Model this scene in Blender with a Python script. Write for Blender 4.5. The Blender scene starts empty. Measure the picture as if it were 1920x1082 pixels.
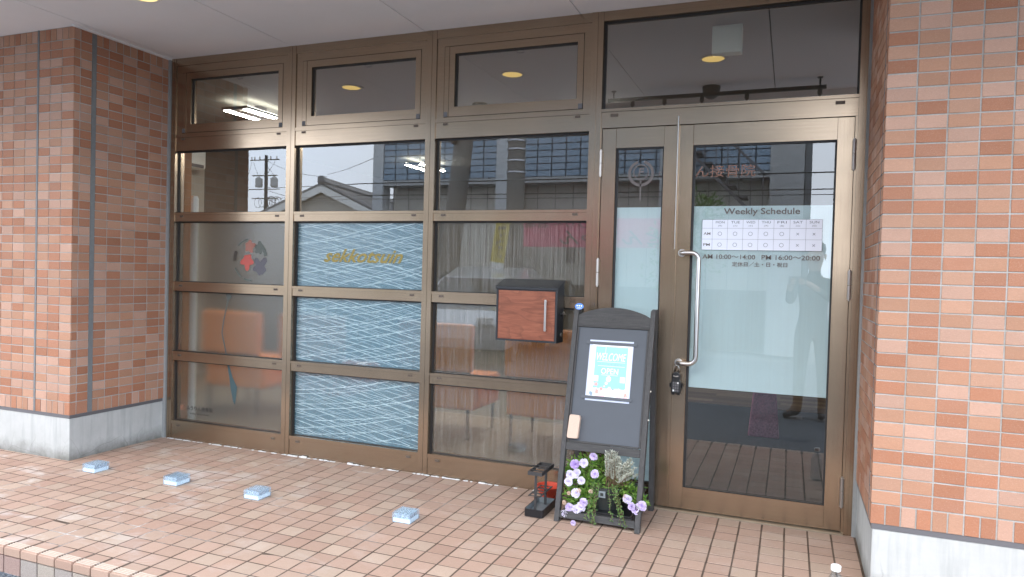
import bpy, bmesh, math, random
from mathutils import Vector, Matrix, Euler
R = math.radians
rnd = random.Random(7)
sc = bpy.context.scene
col = sc.collection

# ------------------------------------------------------------------ camera
CAM = Vector((1.94894, -3.58828, 1.16147))
RV = Vector((-0.01677586, -0.03060174, 0.37236752))
cam_d = bpy.data.cameras.new('camera')
cam = bpy.data.objects.new('camera', cam_d); col.objects.link(cam)
_q = Matrix.Rotation(RV.length, 3, RV.normalized())
# base camera: x right, y forward, z up  -> Blender camera looks down -Z
_base = Matrix(((1, 0, 0), (0, 0, -1), (0, 1, 0)))
_m = (_q @ _base).to_4x4(); _m.translation = CAM
cam.matrix_world = _m
cam_d.sensor_width = 36.0; cam_d.lens = 25.039
cam_d.clip_start = 0.05; cam_d.clip_end = 3000
sc.camera = cam
FPX = 1335.435
_qi = _q.inverted()
def project(p):
    d = _qi @ (Vector(p) - CAM)
    if d.y < 0.05: return None
    return (960 + FPX * d.x / d.y, 541 - FPX * d.z / d.y)

# ------------------------------------------------------------------ sky, sun, exposure
SUN_EL, SUN_AZ = 36, 195          # azimuth measured from +y towards +x
w = bpy.data.worlds.new('World'); sc.world = w; w.use_nodes = True
nt = w.node_tree; nt.nodes.clear()
sky = nt.nodes.new('ShaderNodeTexSky'); sky.sky_type = 'NISHITA'; sky.sun_disc = False
sky.sun_elevation = R(SUN_EL); sky.sun_rotation = R(SUN_AZ)
sky.air_density = 1.2; sky.dust_density = 3.0; sky.ozone_density = 1.5
tc = nt.nodes.new('ShaderNodeTexCoord')
mp = nt.nodes.new('ShaderNodeMapping'); mp.inputs['Scale'].default_value = (1, 1, 2.2)
nz = nt.nodes.new('ShaderNodeTexNoise'); nz.inputs['Scale'].default_value = 2.2; nz.inputs['Detail'].default_value = 6
nt.links.new(tc.outputs['Generated'], mp.inputs['Vector']); nt.links.new(mp.outputs[0], nz.inputs['Vector'])
mr = nt.nodes.new('ShaderNodeMapRange'); mr.inputs['From Min'].default_value = .3; mr.inputs['From Max'].default_value = .75
mr.inputs['To Min'].default_value = .62; mr.inputs['To Max'].default_value = .95
nt.links.new(nz.outputs['Fac'], mr.inputs['Value'])
mx = nt.nodes.new('ShaderNodeMix'); mx.data_type = 'RGBA'; mx.inputs['B'].default_value = (21.6, 24.7, 29.2, 1)
nt.links.new(mr.outputs[0], mx.inputs['Factor']); nt.links.new(sky.outputs[0], mx.inputs['A'])
bg = nt.nodes.new('ShaderNodeBackground'); bg.inputs['Strength'].default_value = 0.12
nt.links.new(mx.outputs['Result'], bg.inputs['Color'])
wo = nt.nodes.new('ShaderNodeOutputWorld'); nt.links.new(bg.outputs[0], wo.inputs[0])
sun_d = bpy.data.lights.new('sun', 'SUN'); sun_d.energy = 1.0; sun_d.angle = R(45); sun_d.color = (1, .90, .77)
sun = bpy.data.objects.new('sun', sun_d); col.objects.link(sun)
_az, _el = R(SUN_AZ), R(SUN_EL)
sdir = Vector((math.sin(_az) * math.cos(_el), math.cos(_az) * math.cos(_el), math.sin(_el)))
sun.rotation_euler = sdir.to_track_quat('Z', 'Y').to_euler()
sc.view_settings.view_transform = 'Standard'; sc.view_settings.look = 'None'
sc.view_settings.exposure = 0.86; sc.view_settings.gamma = 1; sc.view_settings.use_curve_mapping = False
sc.render.engine = 'CYCLES'
sc.cycles.max_bounces = 10; sc.cycles.diffuse_bounces = 4; sc.cycles.glossy_bounces = 5
sc.cycles.transmission_bounces = 8; sc.cycles.transparent_max_bounces = 24
sc.cycles.caustics_reflective = False; sc.cycles.caustics_refractive = True
sc.cycles.use_denoising = True
sc.cycles.sample_clamp_indirect = 6

# ------------------------------------------------------------------ node helpers
class NB:
    def __init__(s, name):
        s.m = bpy.data.materials.new(name); s.m.use_nodes = True
        s.t = s.m.node_tree; s.t.nodes.clear()
        s.out = s.t.nodes.new('ShaderNodeOutputMaterial')
        s.pos = s.t.nodes.new('ShaderNodeNewGeometry')
    def n(s, typ, **kw):
        x = s.t.nodes.new('ShaderNode' + typ)
        for k, v in kw.items():
            if k.startswith('_'): setattr(x, k[1:], v)
            else: s.set(x, k, v)
        return x
    def set(s, x, k, v):
        key = k.replace('_', ' ')
        i = x.inputs[int(k[1:])] if (k[0] == 'i' and k[1:].isdigit()) else x.inputs[key]
        if isinstance(v, bpy.types.NodeSocket): s.t.links.new(v, i)
        else: i.default_value = v
    def vec(s, scale=(1, 1, 1), rot=(0, 0, 0), loc=(0, 0, 0)):
        m = s.n('Mapping', Vector=s.pos.outputs['Position']); m.inputs['Scale'].default_value = scale
        m.inputs['Rotation'].default_value = rot; m.inputs['Location'].default_value = loc
        return m.outputs[0]
    def noise(s, scale, detail=4, rough=.55, vec=None, dist=0):
        x = s.n('TexNoise', Vector=vec or s.pos.outputs['Position'], Scale=scale, Detail=detail, Roughness=rough, Distortion=dist)
        return x.outputs['Fac']
    def ramp(s, fac, stops, interp='LINEAR'):
        x = s.n('ValToRGB', Fac=fac); cr = x.color_ramp; cr.interpolation = interp
        while len(cr.elements) < len(stops): cr.elements.new(0.5)
        for e, (p, c) in zip(cr.elements, stops):
            e.position = p; e.color = (c[0], c[1], c[2], 1) if not isinstance(c, (int, float)) else (c, c, c, 1)
        return x.outputs['Color']
    def mr(s, v, a, b, c, d):
        x = s.n('MapRange', Value=v); x.inputs['From Min'].default_value = a; x.inputs['From Max'].default_value = b
        x.inputs['To Min'].default_value = c; x.inputs['To Max'].default_value = d
        return x.outputs[0]
    def mix(s, f, a, b, mode='MIX'):
        x = s.n('Mix'); x.data_type = 'RGBA'; x.blend_type = mode
        for k, v in (('Factor', f), ('A', a), ('B', b)):
            i = [q for q in x.inputs if q.name == k and q.enabled][0]
            if isinstance(v, bpy.types.NodeSocket): s.t.links.new(v, i)
            elif k == 'Factor': i.default_value = v
            else: i.default_value = (v[0], v[1], v[2], 1)
        return [q for q in x.outputs if q.enabled][0]
    def math(s, op, a, b=0.0):
        x = s.n('Math', i0=a, i1=b); x.operation = op
        return x.outputs[0]
    def bump(s, h, strength=.3, dist=.002):
        return s.n('Bump', Height=h, Strength=strength, Distance=dist).outputs[0]
    def pbr(s, color, rough=.6, metal=0.0, normal=None, spec=.5, **kw):
        b = s.n('BsdfPrincipled')
        s.set(b, 'Base_Color', color if isinstance(color, bpy.types.NodeSocket) else (*color, 1))
        s.set(b, 'Roughness', rough); s.set(b, 'Metallic', metal); s.set(b, 'Specular_IOR_Level', spec)
        if normal: s.set(b, 'Normal', normal)
        for k, v in kw.items(): s.set(b, k, v)
        return b.outputs[0]
    def done(s, sh):
        s.t.links.new(sh, s.out.inputs['Surface']); return s.m
    def rand(s):
        a = s.n('ObjectInfo').outputs['Random']
        return s.math('FRACT', s.math('ADD', a, s.pos.outputs['Random Per Island']))

def simple(name, c, rough=.6, metal=0.0, grain=0.0, gscale=60, **kw):
    b = NB(name)
    if grain:
        n = b.noise(gscale, 5)
        cc = b.mix(1.0, c, b.ramp(n, [(.25, 1 - grain), (.75, 1 + grain)]), 'MULTIPLY')
        return b.done(b.pbr(cc, rough, metal, b.bump(n, .15, .001), **kw))
    return b.done(b.pbr(c, rough, metal, **kw))

M = {}
def mk_brick():
    b = NB('brick_tile_ceramic'); r = b.rand()
    c = b.ramp(r, [(0, (0.354, 0.170, 0.099)), (.22, (0.400, 0.230, 0.147)), (.45, (0.423, 0.258, 0.175)), (.62, (0.442, 0.290, 0.216)), (.84, (0.377, 0.193, 0.120))], 'CONSTANT')
    r2 = b.math('FRACT', b.math('MULTIPLY', r, 37.7))
    c = b.mix(1, c, (1.02, .93, .90), 'MULTIPLY')
    c = b.mix(1, c, b.ramp(r2, [(0, .9), (1, 1.08)]), 'MULTIPLY')
    v = b.vec((1, 1, 2.6))
    n = b.noise(130, 5, .7, v); n2 = b.noise(420, 3, .7)
    c = b.mix(1, c, b.ramp(n, [(.25, .86), (.75, 1.1)]), 'MULTIPLY')
    c = b.mix(b.mr(n2, .58, .75, 0, .5), c, (.70, .56, .47))
    d = b.noise(2.2, 5, .6)
    c = b.mix(b.mr(d, .5, .8, 0, .16), c, (.30, .2, .16))
    h = b.math('ADD', n, b.math('MULTIPLY', n2, .6))
    return b.done(b.pbr(c, .78, 0, b.bump(h, .5, .0016), .3))
M['brick'] = mk_brick()
def mk_floor():
    b = NB('floor_tile_ceramic'); r = b.rand()
    c = b.ramp(r, [(0, (0.430, 0.301, 0.232)), (.28, (0.447, 0.327, 0.254)), (.5, (0.460, 0.353, 0.275)), (.7, (0.439, 0.310, 0.241)), (.86, (0.413, 0.280, 0.215))], 'CONSTANT')
    r2 = b.math('FRACT', b.math('MULTIPLY', r, 53.3))
    c = b.mix(1, c, (1.0, .93, .89), 'MULTIPLY')
    c = b.mix(1, c, b.ramp(r2, [(0, .93), (1, 1.05)]), 'MULTIPLY')
    n = b.noise(260, 4, .7); n3 = b.noise(40, 5, .6)
    c = b.mix(1, c, b.ramp(n, [(.3, .88), (.7, 1.08)]), 'MULTIPLY')
    c = b.mix(b.mr(n3, .6, .85, 0, .15), c, (.30, .23, .20))
    # pale lime bloom, stronger towards the left pillar
    px = b.n('SeparateXYZ', Vector=b.pos.outputs['Position'])
    e = b.noise(3.1, 7, .68, b.vec((1, 1.5, 1)), .6)
    zone = b.mr(px.outputs['X'], -.1, -1.1, 0.25, 1.0)
    m = b.math('MULTIPLY', b.mr(e, .53, .70, 0, .62), zone)
    c = b.mix(m, c, (.66, .62, .58))
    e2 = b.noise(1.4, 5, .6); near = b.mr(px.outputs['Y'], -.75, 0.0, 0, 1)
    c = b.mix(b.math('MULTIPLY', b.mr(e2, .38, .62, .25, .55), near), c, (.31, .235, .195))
    sp = b.n('TexVoronoi', Vector=b.pos.outputs['Position'], Scale=14.0).outputs['Distance']
    c = b.mix(b.mr(sp, .03, .05, .55, 0), c, (.14, .11, .09))
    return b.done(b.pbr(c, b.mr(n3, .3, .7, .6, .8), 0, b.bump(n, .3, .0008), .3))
M['floor'] = mk_floor()
M['rib'] = simple('pale_rib_glaze', (.56, .46, .37), .6)
def mk_grout(name, dark, light, pale=None):
    b = NB(name); n = b.noise(9, 6, .6); n2 = b.noise(300, 3)
    c = b.mix(b.mr(n, .35, .65, 0, 1), dark, light)
    c = b.mix(1, c, b.ramp(n2, [(.3, .85), (.7, 1.1)]), 'MULTIPLY')
    if pale: 
        e = b.noise(2.6, 6, .7, b.vec((1, 1, 1), loc=(3, 1, 0)))
        c = b.mix(b.math('MULTIPLY', b.mr(e, .54, .66, 0, .9), b.mr(b.n('SeparateXYZ', Vector=b.pos.outputs['Position']).outputs['X'], .9, -.7, .05, 1)), c, pale)
    return b.done(b.pbr(c, .9, 0, b.bump(n2, .4, .001), .2))
M['floor_grout'] = mk_grout('floor_grout', (.085, .058, .042), (.15, .105, .078), (.62, .58, .54))
M['wall_grout'] = mk_grout('wall_grout', (.33, .32, .29), (.45, .44, .42))
def mk_riser():
    b = NB('riser_tile_granular'); r = b.rand(); n = b.noise(380, 3, .8)
    c = b.ramp(r, [(0, (.40, .33, .27)), (.5, (.36, .30, .26)), (.8, (.36, .24, .20))], 'CONSTANT')
    c = b.mix(1, c, b.ramp(n, [(.3, .6), (.7, 1.25)]), 'MULTIPLY')
    return b.done(b.pbr(c, .85, 0, b.bump(n, .5, .0012), .2))
M['riser'] = mk_riser()
def mk_concrete():
    b = NB('painted_concrete'); n = b.noise(5, 7, .65); n2 = b.noise(60, 5)
    v = b.vec((9, 9, .8)); st = b.noise(3.2, 5, .6, v)
    c = b.mix(b.mr(n, .3, .7, 0, 1), (.42, .42, .40), (.50, .50, .48))
    c = b.mix(b.mr(st, .48, .72, 0, .45), c, (.27, .28, .27))
    z = b.n('SeparateXYZ', Vector=b.pos.outputs['Position']).outputs['Z']
    hz = b.math('ADD', z, b.math('MULTIPLY', b.math('SUBTRACT', b.noise(7, 6, .7), .5), .16))
    c = b.mix(b.mr(hz, -.01, .085, .95, 0), c, (.17, .165, .145))
    ck = b.n('TexVoronoi', Vector=b.mix(.06, b.pos.outputs['Position'], b.n('TexNoise', Vector=b.pos.outputs['Position'], Scale=8.0, Detail=4.0).outputs['Color']), Scale=4.0)
    ck.feature = 'DISTANCE_TO_EDGE'
    c = b.mix(b.math('MULTIPLY', b.mr(ck.outputs['Distance'], .002, .010, .6, 0), b.mr(hz, .0, .14, 1, 0)), c, (.16, .155, .14))
    return b.done(b.pbr(c, .85, 0, b.bump(b.math('ADD', n2, n), .25, .002), .25))
M['concrete'] = mk_concrete()
def mk_soffit():
    b = NB('soffit_board_paint'); n = b.noise(1.6, 5, .6); n2 = b.noise(180, 3)
    c = b.mix(b.mr(n, .35, .7, 0, 1), (.87, .88, .885), (.83, .84, .845))
    return b.done(b.pbr(c, .8, 0, b.bump(n2, .08, .0005), .25))
M['soffit'] = mk_soffit()
def mk_bronze(name, c0=(.36, .27, .19), rough=.22, vertical=True):
    b = NB(name)
    n = b.noise(14, 4, .6, b.vec((12, 12, .25) if vertical else (.25, 12, 12)))
    n2 = b.noise(3.5, 6, .65); n3 = b.noise(90, 4)
    c = b.mix(1, c0, b.ramp(n, [(.3, .93), (.7, 1.06)]), 'MULTIPLY')
    c = b.mix(b.mr(n2, .45, .75, 0, .10), c, (.50, .43, .36))
    c = b.mix(b.mr(n3, .68, .8, 0, .12), c, (.55, .48, .42))
    rr = b.mr(n2, .3, .7, rough - .03, rough + .05)
    return b.done(b.pbr(c, rr, .86))
M['bronze_v'] = mk_bronze('bronze_anodised_aluminium_upright')
M['bronze_h'] = mk_bronze('bronze_anodised_aluminium_crossbar', vertical=False)
M['gasket'] = simple('black_glazing_gasket', (.018, .017, .017), .55)
M['cap'] = simple('weep_hole_cap', (.12, .09, .07), .5, .3)
M['capgrey'] = simple('sash_corner_cap', (.13, .125, .13), .5)
M['steel'] = simple('brushed_stainless_steel', (.62, .60, .58), .28, 1.0)
M['hinge'] = simple('hinge_metal', (.42, .38, .35), .35, .9)
M['sealant'] = simple('grey_sealant', (.17, .175, .175), .7, 0, .1, 40)
M['sealant_pale'] = simple('pale_grey_sealant', (.27, .275, .27), .6, 0, .08, 40)
M['flash'] = simple('drip_flashing', (.12, .115, .12), .5)
M['mortar'] = simple('white_mortar', (.72, .71, .69), .9, 0, .1, 80)
M['black'] = simple('black_plastic', (.014, .014, .015), .42)
M['blackrail'] = simple('black_steel_rail', (.012, .012, .013), .5)
M['white'] = simple('white_paint', (.78, .78, .75), .55)
M['whitebox'] = simple('cream_white_plastic', (.70, .72, .62), .5)
def mk_glass(name='window_glass', ior=2.15, tint=(.93, .95, .94), dirt=0.03, grough=0.0):
    b = NB(name)
    f = b.n('Fresnel', IOR=ior).outputs[0]
    back = b.pos.outputs['Backfacing']
    f = b.math('MULTIPLY', f, b.math('SUBTRACT', 1.0, back))
    tr = b.n('BsdfTransparent', Color=(*tint, 1)).outputs[0]
    v = b.vec((160, 160, 1.6)); n = b.noise(1.0, 4, .6, v); n2 = b.noise(2, 5, .6)
    df = b.n('BsdfDiffuse', Color=(.5, .48, .45, 1)).outputs[0]
    dm = b.math('MULTIPLY', b.mr(n, .45, .8, 0, 1), b.mr(n2, .3, .7, dirt * .4, dirt))
    base = b.n('MixShader', i0=dm, i1=tr, i2=df).outputs[0]
    wob = b.bump(b.noise(1.3, 1, .4), .012, .02)
    gl = b.n('BsdfGlossy', Color=(1, 1, 1, 1), Roughness=grough, Normal=wob).outputs[0]
    return b.done(b.n('MixShader', i0=f, i1=base, i2=gl).outputs[0])
M['glass'] = mk_glass()
M['glass_streak'] = mk_glass('rain_streaked_glass', 1.95, dirt=.38)
M['glass_film'] = mk_glass('frosted_faced_glass', 1.95, grough=.30)
M['glass_upper'] = mk_glass('upper_window_glass', 3.0)
M['glass_door'] = mk_glass('door_glass', 2.05)
def mk_film(name, c, opacity, streak=0.0, trans=.35, warm=None, speck=0.0, blur=0):
    b = NB(name)
    v = b.vec((210, 210, 1.6)); n = b.noise(1.2, 6, .8, v); n2 = b.noise(1.3, 4, .6)
    cc = b.mix(b.mr(n2, .35, .7, 0, 1), c, tuple(x * .94 for x in c))
    if streak: cc = b.mix(b.mr(n, .5, .8, 0, streak), cc, tuple(min(.75, x * 2.1) for x in c))
    if speck:
        s = b.noise(330, 3, .9)
        cc = b.mix(1, cc, b.ramp(s, [(.36, 1 - speck), (.64, 1 + speck)]), 'MULTIPLY')
    d = b.n('BsdfDiffuse', Color=cc).outputs[0]; t = b.n('BsdfTranslucent', Color=cc).outputs[0]
    m = b.n('MixShader', i0=trans, i1=d, i2=t).outputs[0]
    tr = b.n('BsdfTransparent', Color=(.95, .95, .95, 1)).outputs[0]
    if blur: tr = b.n('BsdfRefraction', Color=(.98, .98, .98, 1), Roughness=blur, IOR=1.2).outputs[0]
    op = b.mr(n, .35, .75, opacity - streak * .12, min(1, opacity + streak * .22)) if streak else opacity
    return b.done(b.n('MixShader', i0=op, i1=tr, i2=m).outputs[0])
M['film_door'] = mk_film('pale_blue_frosted_film', (.80, .92, .965), .93)
M['film_grey'] = mk_film('smoky_frosted_film', (.25, .225, .185), .17, .15, blur=.22)
M['film_brown'] = mk_film('streaked_brown_film', (.25, .21, .16), .17, .8, blur=.13)
M['film_blue'] = mk_film('blue_patterned_film', (.21, .43, .58), .48, speck=.55)
M['hatch'] = simple('pale_hatch_print', (.70, .86, .95), .7)
M['lettering'] = simple('grey_brown_lettering', (.16, .135, .125), .6)
M['lettering_dark'] = simple('dark_lettering', (.045, .04, .038), .6)
M['lettering_copper'] = simple('copper_lettering', (.26, .13, .085), .5)
M['gold'] = simple('gold_lettering', (.30, .225, .05), .5, .2)
M['paper'] = simple('white_paper', (.80, .82, .90), .55)
M['ink'] = simple('grey_ink', (.16, .17, .20), .6)
M['leaf_red'] = simple('red_leaf_print', (.42, .085, .07), .6)
M['leaf_pale_red'] = simple('faded_red_leaf_print', (.30, .13, .10), .6)
M['leaf_navy'] = simple('slate_leaf_print', (.10, .095, .11), .6)
M['leaf_grey'] = simple('grey_green_leaf_print', (.10, .112, .10), .6)
M['leaf_brown'] = simple('dark_brown_print', (.045, .035, .028), .6)
M['cord'] = simple('grey_cord_print', (.085, .095, .088), .6)
M['teal'] = simple('dark_teal_print', (.04, .075, .085), .6)
M['orange'] = simple('orange_vinyl', (.92, .29, .06), .5, 0, .06, 30)
M['orangewood'] = simple('orange_wood_veneer', (.40, .17, .06), .5, 0, .1, 20)
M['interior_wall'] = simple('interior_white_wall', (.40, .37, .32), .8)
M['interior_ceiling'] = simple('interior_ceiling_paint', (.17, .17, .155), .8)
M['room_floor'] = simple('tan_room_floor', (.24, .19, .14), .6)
M['far_room_shade'] = simple('far_room_shade_colour', (.13, .105, .08), .8)  # dark colour stands in for the shade of the open far room
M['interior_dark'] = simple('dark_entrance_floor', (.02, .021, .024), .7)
def mk_planks():
    b = NB('worn_wood_plank'); r = b.rand(); n = b.noise(3, 6, .6, b.vec((2, 30, 30)))
    c = b.ramp(r, [(0, (.16, .105, .065)), (.4, (.24, .17, .11)), (.75, (.12, .08, .055))], 'CONSTANT')
    c = b.mix(1, c, b.ramp(n, [(.3, .7), (.7, 1.25)]), 'MULTIPLY')
    return b.done(b.pbr(c, .55))
M['planks'] = mk_planks()
def mk_emit(name, c, s):
    b = NB(name); return b.done(b.n('Emission', Color=(*c, 1), Strength=s).outputs[0])
M['led'] = mk_emit('led_tube', (1, .96, .90), 80)
M['led_soft'] = mk_emit('led_uplight', (1, .93, .80), 14)
M['warm'] = mk_emit('warm_downlight_lens', (1, .70, .24), 1.25)
def mk_asphalt():
    b = NB('asphalt'); n = b.noise(95, 3, .8); n2 = b.noise(1.2, 5)
    c = b.ramp(n, [(.35, (.022, .026, .030)), (.52, (.07, .078, .088)), (.62, (.26, .28, .30))])
    c = b.mix(1, c, b.ramp(n2, [(.3, .85), (.7, 1.15)]), 'MULTIPLY')
    return b.done(b.pbr(c, .85, 0, b.bump(n, .8, .006), .3))
M['asphalt'] = mk_asphalt()
M['earth'] = simple('far_ground', (.26, .255, .24), .9, 0, .2, 1)

def mk_charwood():
    b = NB('charcoal_stained_wood'); n = b.noise(5, 7, .7, b.vec((40, 40, 2.5))); n2 = b.noise(5, 7, .7, b.vec((2.5, 40, 40)))
    c = b.ramp(n, [(.3, (.032, .031, .031)), (.6, (.062, .058, .056)), (.8, (.13, .12, .115))])
    return b.done(b.pbr(c, .62, 0, b.bump(n, .35, .001), .4))
M['char'] = mk_charwood()
def mk_charwood_h():
    b = NB('charcoal_stained_crosspiece'); n = b.noise(5, 7, .7, b.vec((2.5, 40, 40)))
    c = b.ramp(n, [(.3, (.028, .027, .027)), (.6, (.055, .052, .05)), (.8, (.11, .105, .10))])
    return b.done(b.pbr(c, .62, 0, b.bump(n, .35, .001), .4))
M['char_h'] = mk_charwood_h()
M['chalk'] = simple('grey_blackboard', (.070, .077, .090), .62, 0, .05, 8)
M['tape'] = simple('grey_magnet_strip', (.085, .092, .105), .6)
M['eraser'] = simple('beige_felt_eraser', (.56, .42, .33), .85, 0, .06, 150)
M['plastic_sleeve'] = simple('clear_plastic_sleeve', (.58, .62, .74), .18)
def mk_poster():
    b = NB('turquoise_poster_print'); n = b.noise(6, 3)
    return b.done(b.pbr(b.mix(n, (.24, .53, .63), (.32, .62, .70)), .25))
M['poster'] = mk_poster()
M['poster_white'] = simple('poster_white_print', (.86, .86, .86), .3)
M['poster_pink'] = simple('poster_pink_print', (.84, .55, .58), .3)
M['poster_coral'] = simple('poster_coral_print', (.80, .36, .30), .3)
M['poster_cream'] = simple('poster_cream_print', (.86, .80, .64), .3)
M['poster_line'] = simple('poster_dark_line', (.25, .34, .42), .4)
M['blue_sticker'] = simple('blue_sticker', (.05, .20, .62), .35)
M['green'] = simple('fresh_green_leaf', (.10, .22, .035), .55)
def mk_leaf(name, a, c2):
    b = NB(name); r = b.pos.outputs['Random Per Island']
    c = b.mix(r, a, c2)
    d = b.pbr(c, .5); t = b.n('BsdfTranslucent', Color=c).outputs[0]
    return b.done(b.n('MixShader', i0=.25, i1=d, i2=t).outputs[0])
M['leaf'] = mk_leaf('petunia_leaf', (.11, .25, .04), (.30, .46, .09))
M['thyme'] = mk_leaf('creeping_green_leaf', (.09, .19, .05), (.20, .33, .09))
M['silver'] = mk_leaf('grey_green_needle', (.40, .43, .35), (.62, .61, .52))
M['drystem'] = mk_leaf('dry_brown_stem', (.18, .11, .06), (.28, .19, .11))
M['petal'] = mk_leaf('lilac_petal', (.60, .47, .76), (.78, .69, .88))
M['petalw'] = mk_leaf('pale_lilac_petal', (.72, .65, .82), (.84, .80, .91))
M['petalv'] = mk_leaf('violet_petal', (.45, .30, .66), (.66, .52, .80))
M['bud'] = mk_leaf('faded_peach_petal', (.62, .42, .30), (.72, .58, .46))
M['pot'] = simple('dark_grey_pot', (.028, .032, .030), .45)
M['magenta'] = simple('magenta_rim', (.50, .03, .42), .4)
M['red'] = simple('red_plastic_dish', (.60, .07, .035), .4)
M['tray'] = simple('grey_tray_liner', (.19, .215, .225), .5)
M['stand'] = simple('dark_coated_steel', (.035, .034, .034), .5)
M['standblack'] = simple('black_base_plastic', (.010, .010, .012), .35)
def mk_woodfront():
    b = NB('red_brown_woodgrain_panel')
    n = b.noise(1.0, 3, .5, b.vec((3.0, 3, 26)), 1.4)
    g = b.noise(1.0, 5, .6, b.vec((4.5, 1, 34), loc=(2.2, 0, .7)), 1.6)
    bands = b.math('FRACT', b.math('MULTIPLY', b.noise(1.0, 1, .4, b.vec((2.6, 1, 9), loc=(.4, 0, .3)), .9), 9.0))
    c = b.ramp(g, [(.25, (.155, .046, .024)), (.55, (.25, .082, .044)), (.8, (.31, .115, .066))])
    c = b.mix(1, c, b.ramp(bands, [(0, .80), (.25, 1.02), (1, 1.06)]), 'MULTIPLY')
    f = b.noise(60, 4, .6, b.vec((1, 1, 12)))
    c = b.mix(1, c, b.ramp(f, [(.3, .9), (.7, 1.07)]), 'MULTIPLY')
    return b.done(b.pbr(c, .42))
M['woodfront'] = mk_woodfront()
M['mailblack'] = simple('charcoal_powder_coat', (.020, .022, .026), .5, 0, .06, 300)
def mk_block():
    b = NB('clear_glass_block')
    f = b.n('Fresnel', IOR=1.6).outputs[0]; f = b.math('MULTIPLY', f, b.math('SUBTRACT', 1.0, b.pos.outputs['Backfacing']))
    n = b.noise(120, 3, .6)
    f = b.math('ADD', f, .03)
    tr = b.n('BsdfTransparent', Color=(.88, .95, 1, 1)).outputs[0]; d = b.n('BsdfDiffuse', Color=(.66, .82, .95, 1)).outputs[0]
    g = b.n('BsdfGlossy', Roughness=.04, Normal=b.bump(n, .25, .001)).outputs[0]
    base = b.n('MixShader', i0=b.mr(n, .4, .65, .08, .28), i1=tr, i2=d).outputs[0]
    return b.done(b.n('MixShader', i0=f, i1=base, i2=g).outputs[0])
M['block'] = mk_block()
def mk_bub():
    b = NB('bubbly_glass_core'); n = b.noise(150, 4, .75)
    c = b.ramp(n, [(.38, (.13, .16, .19)), (.5, (.44, .52, .58)), (.62, (.84, .90, .94))])
    d = b.pbr(c, .2, 0, b.bump(n, .5, .002)); tr = b.n('BsdfTransparent', Color=(.85, .93, 1, 1)).outputs[0]
    return b.done(b.n('MixShader', i0=.72, i1=tr, i2=d).outputs[0])
M['bubbles'] = mk_bub()
M['blockbase'] = simple('pale_blue_frosted_base', (.86, .93, .97), .4)
M['cream'] = simple('cream_siding', (.60, .575, .52), .7, 0, .06, 2)
M['greywall'] = simple('grey_render', (.45, .45, .44), .8, 0, .08, 2)
M['polewhite'] = simple('pale_column_paint', (.58, .60, .61), .7, 0, .05, 2)
M['poleconc'] = simple('concrete_pole', (.20, .185, .165), .8, 0, .12, 6)
M['darkdoor'] = simple('dark_door', (.03, .024, .02), .5)
def mk_bluetile():
    b = NB('slate_blue_wall_tile'); r = b.rand()
    return b.done(b.pbr(b.ramp(r, [(0, (.24, .335, .43)), (1, (.31, .40, .49))]), .35))
M['bluetile'] = mk_bluetile()
M['bluegrout'] = simple('dark_tile_joint', (.05, .06, .075), .8)
M['rooftile'] = simple('grey_clay_roof_tile', (.15, .15, .155), .45, 0, .25, 3)
M['pink'] = simple('pink_banner_cloth', (.72, .12, .22), .7)
M['yellow'] = simple('yellow_banner_cloth', (.60, .48, .06), .7)
M['wood_dark'] = simple('dark_wood_wall', (.085, .065, .045), .7, 0, .2, 6)
def mk_car():
    b = NB('silver_car_paint'); return b.done(b.pbr((.62, .64, .65), .28, .55, Coat_Weight=.6))
M['car'] = mk_car()
M['carglass'] = simple('dark_car_glass', (.03, .035, .04), .08)
M['tyre'] = simple('tyre_rubber', (.02, .02, .02), .8)
M['rim'] = simple('alloy_rim', (.5, .5, .52), .3, .9)
M['skin'] = simple('skin', (.55, .34, .25), .55)
M['cloth'] = simple('dark_cotton', (.022, .020, .022), .85, 0, .1, 60)
M['boots'] = simple('dark_brown_leather', (.03, .018, .014), .45)
M['hair'] = simple('black_hair', (.012, .010, .010), .5)
M['pinkbag'] = simple('pink_patterned_bag', (.34, .11, .17), .8, 0, .35, 90)

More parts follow.
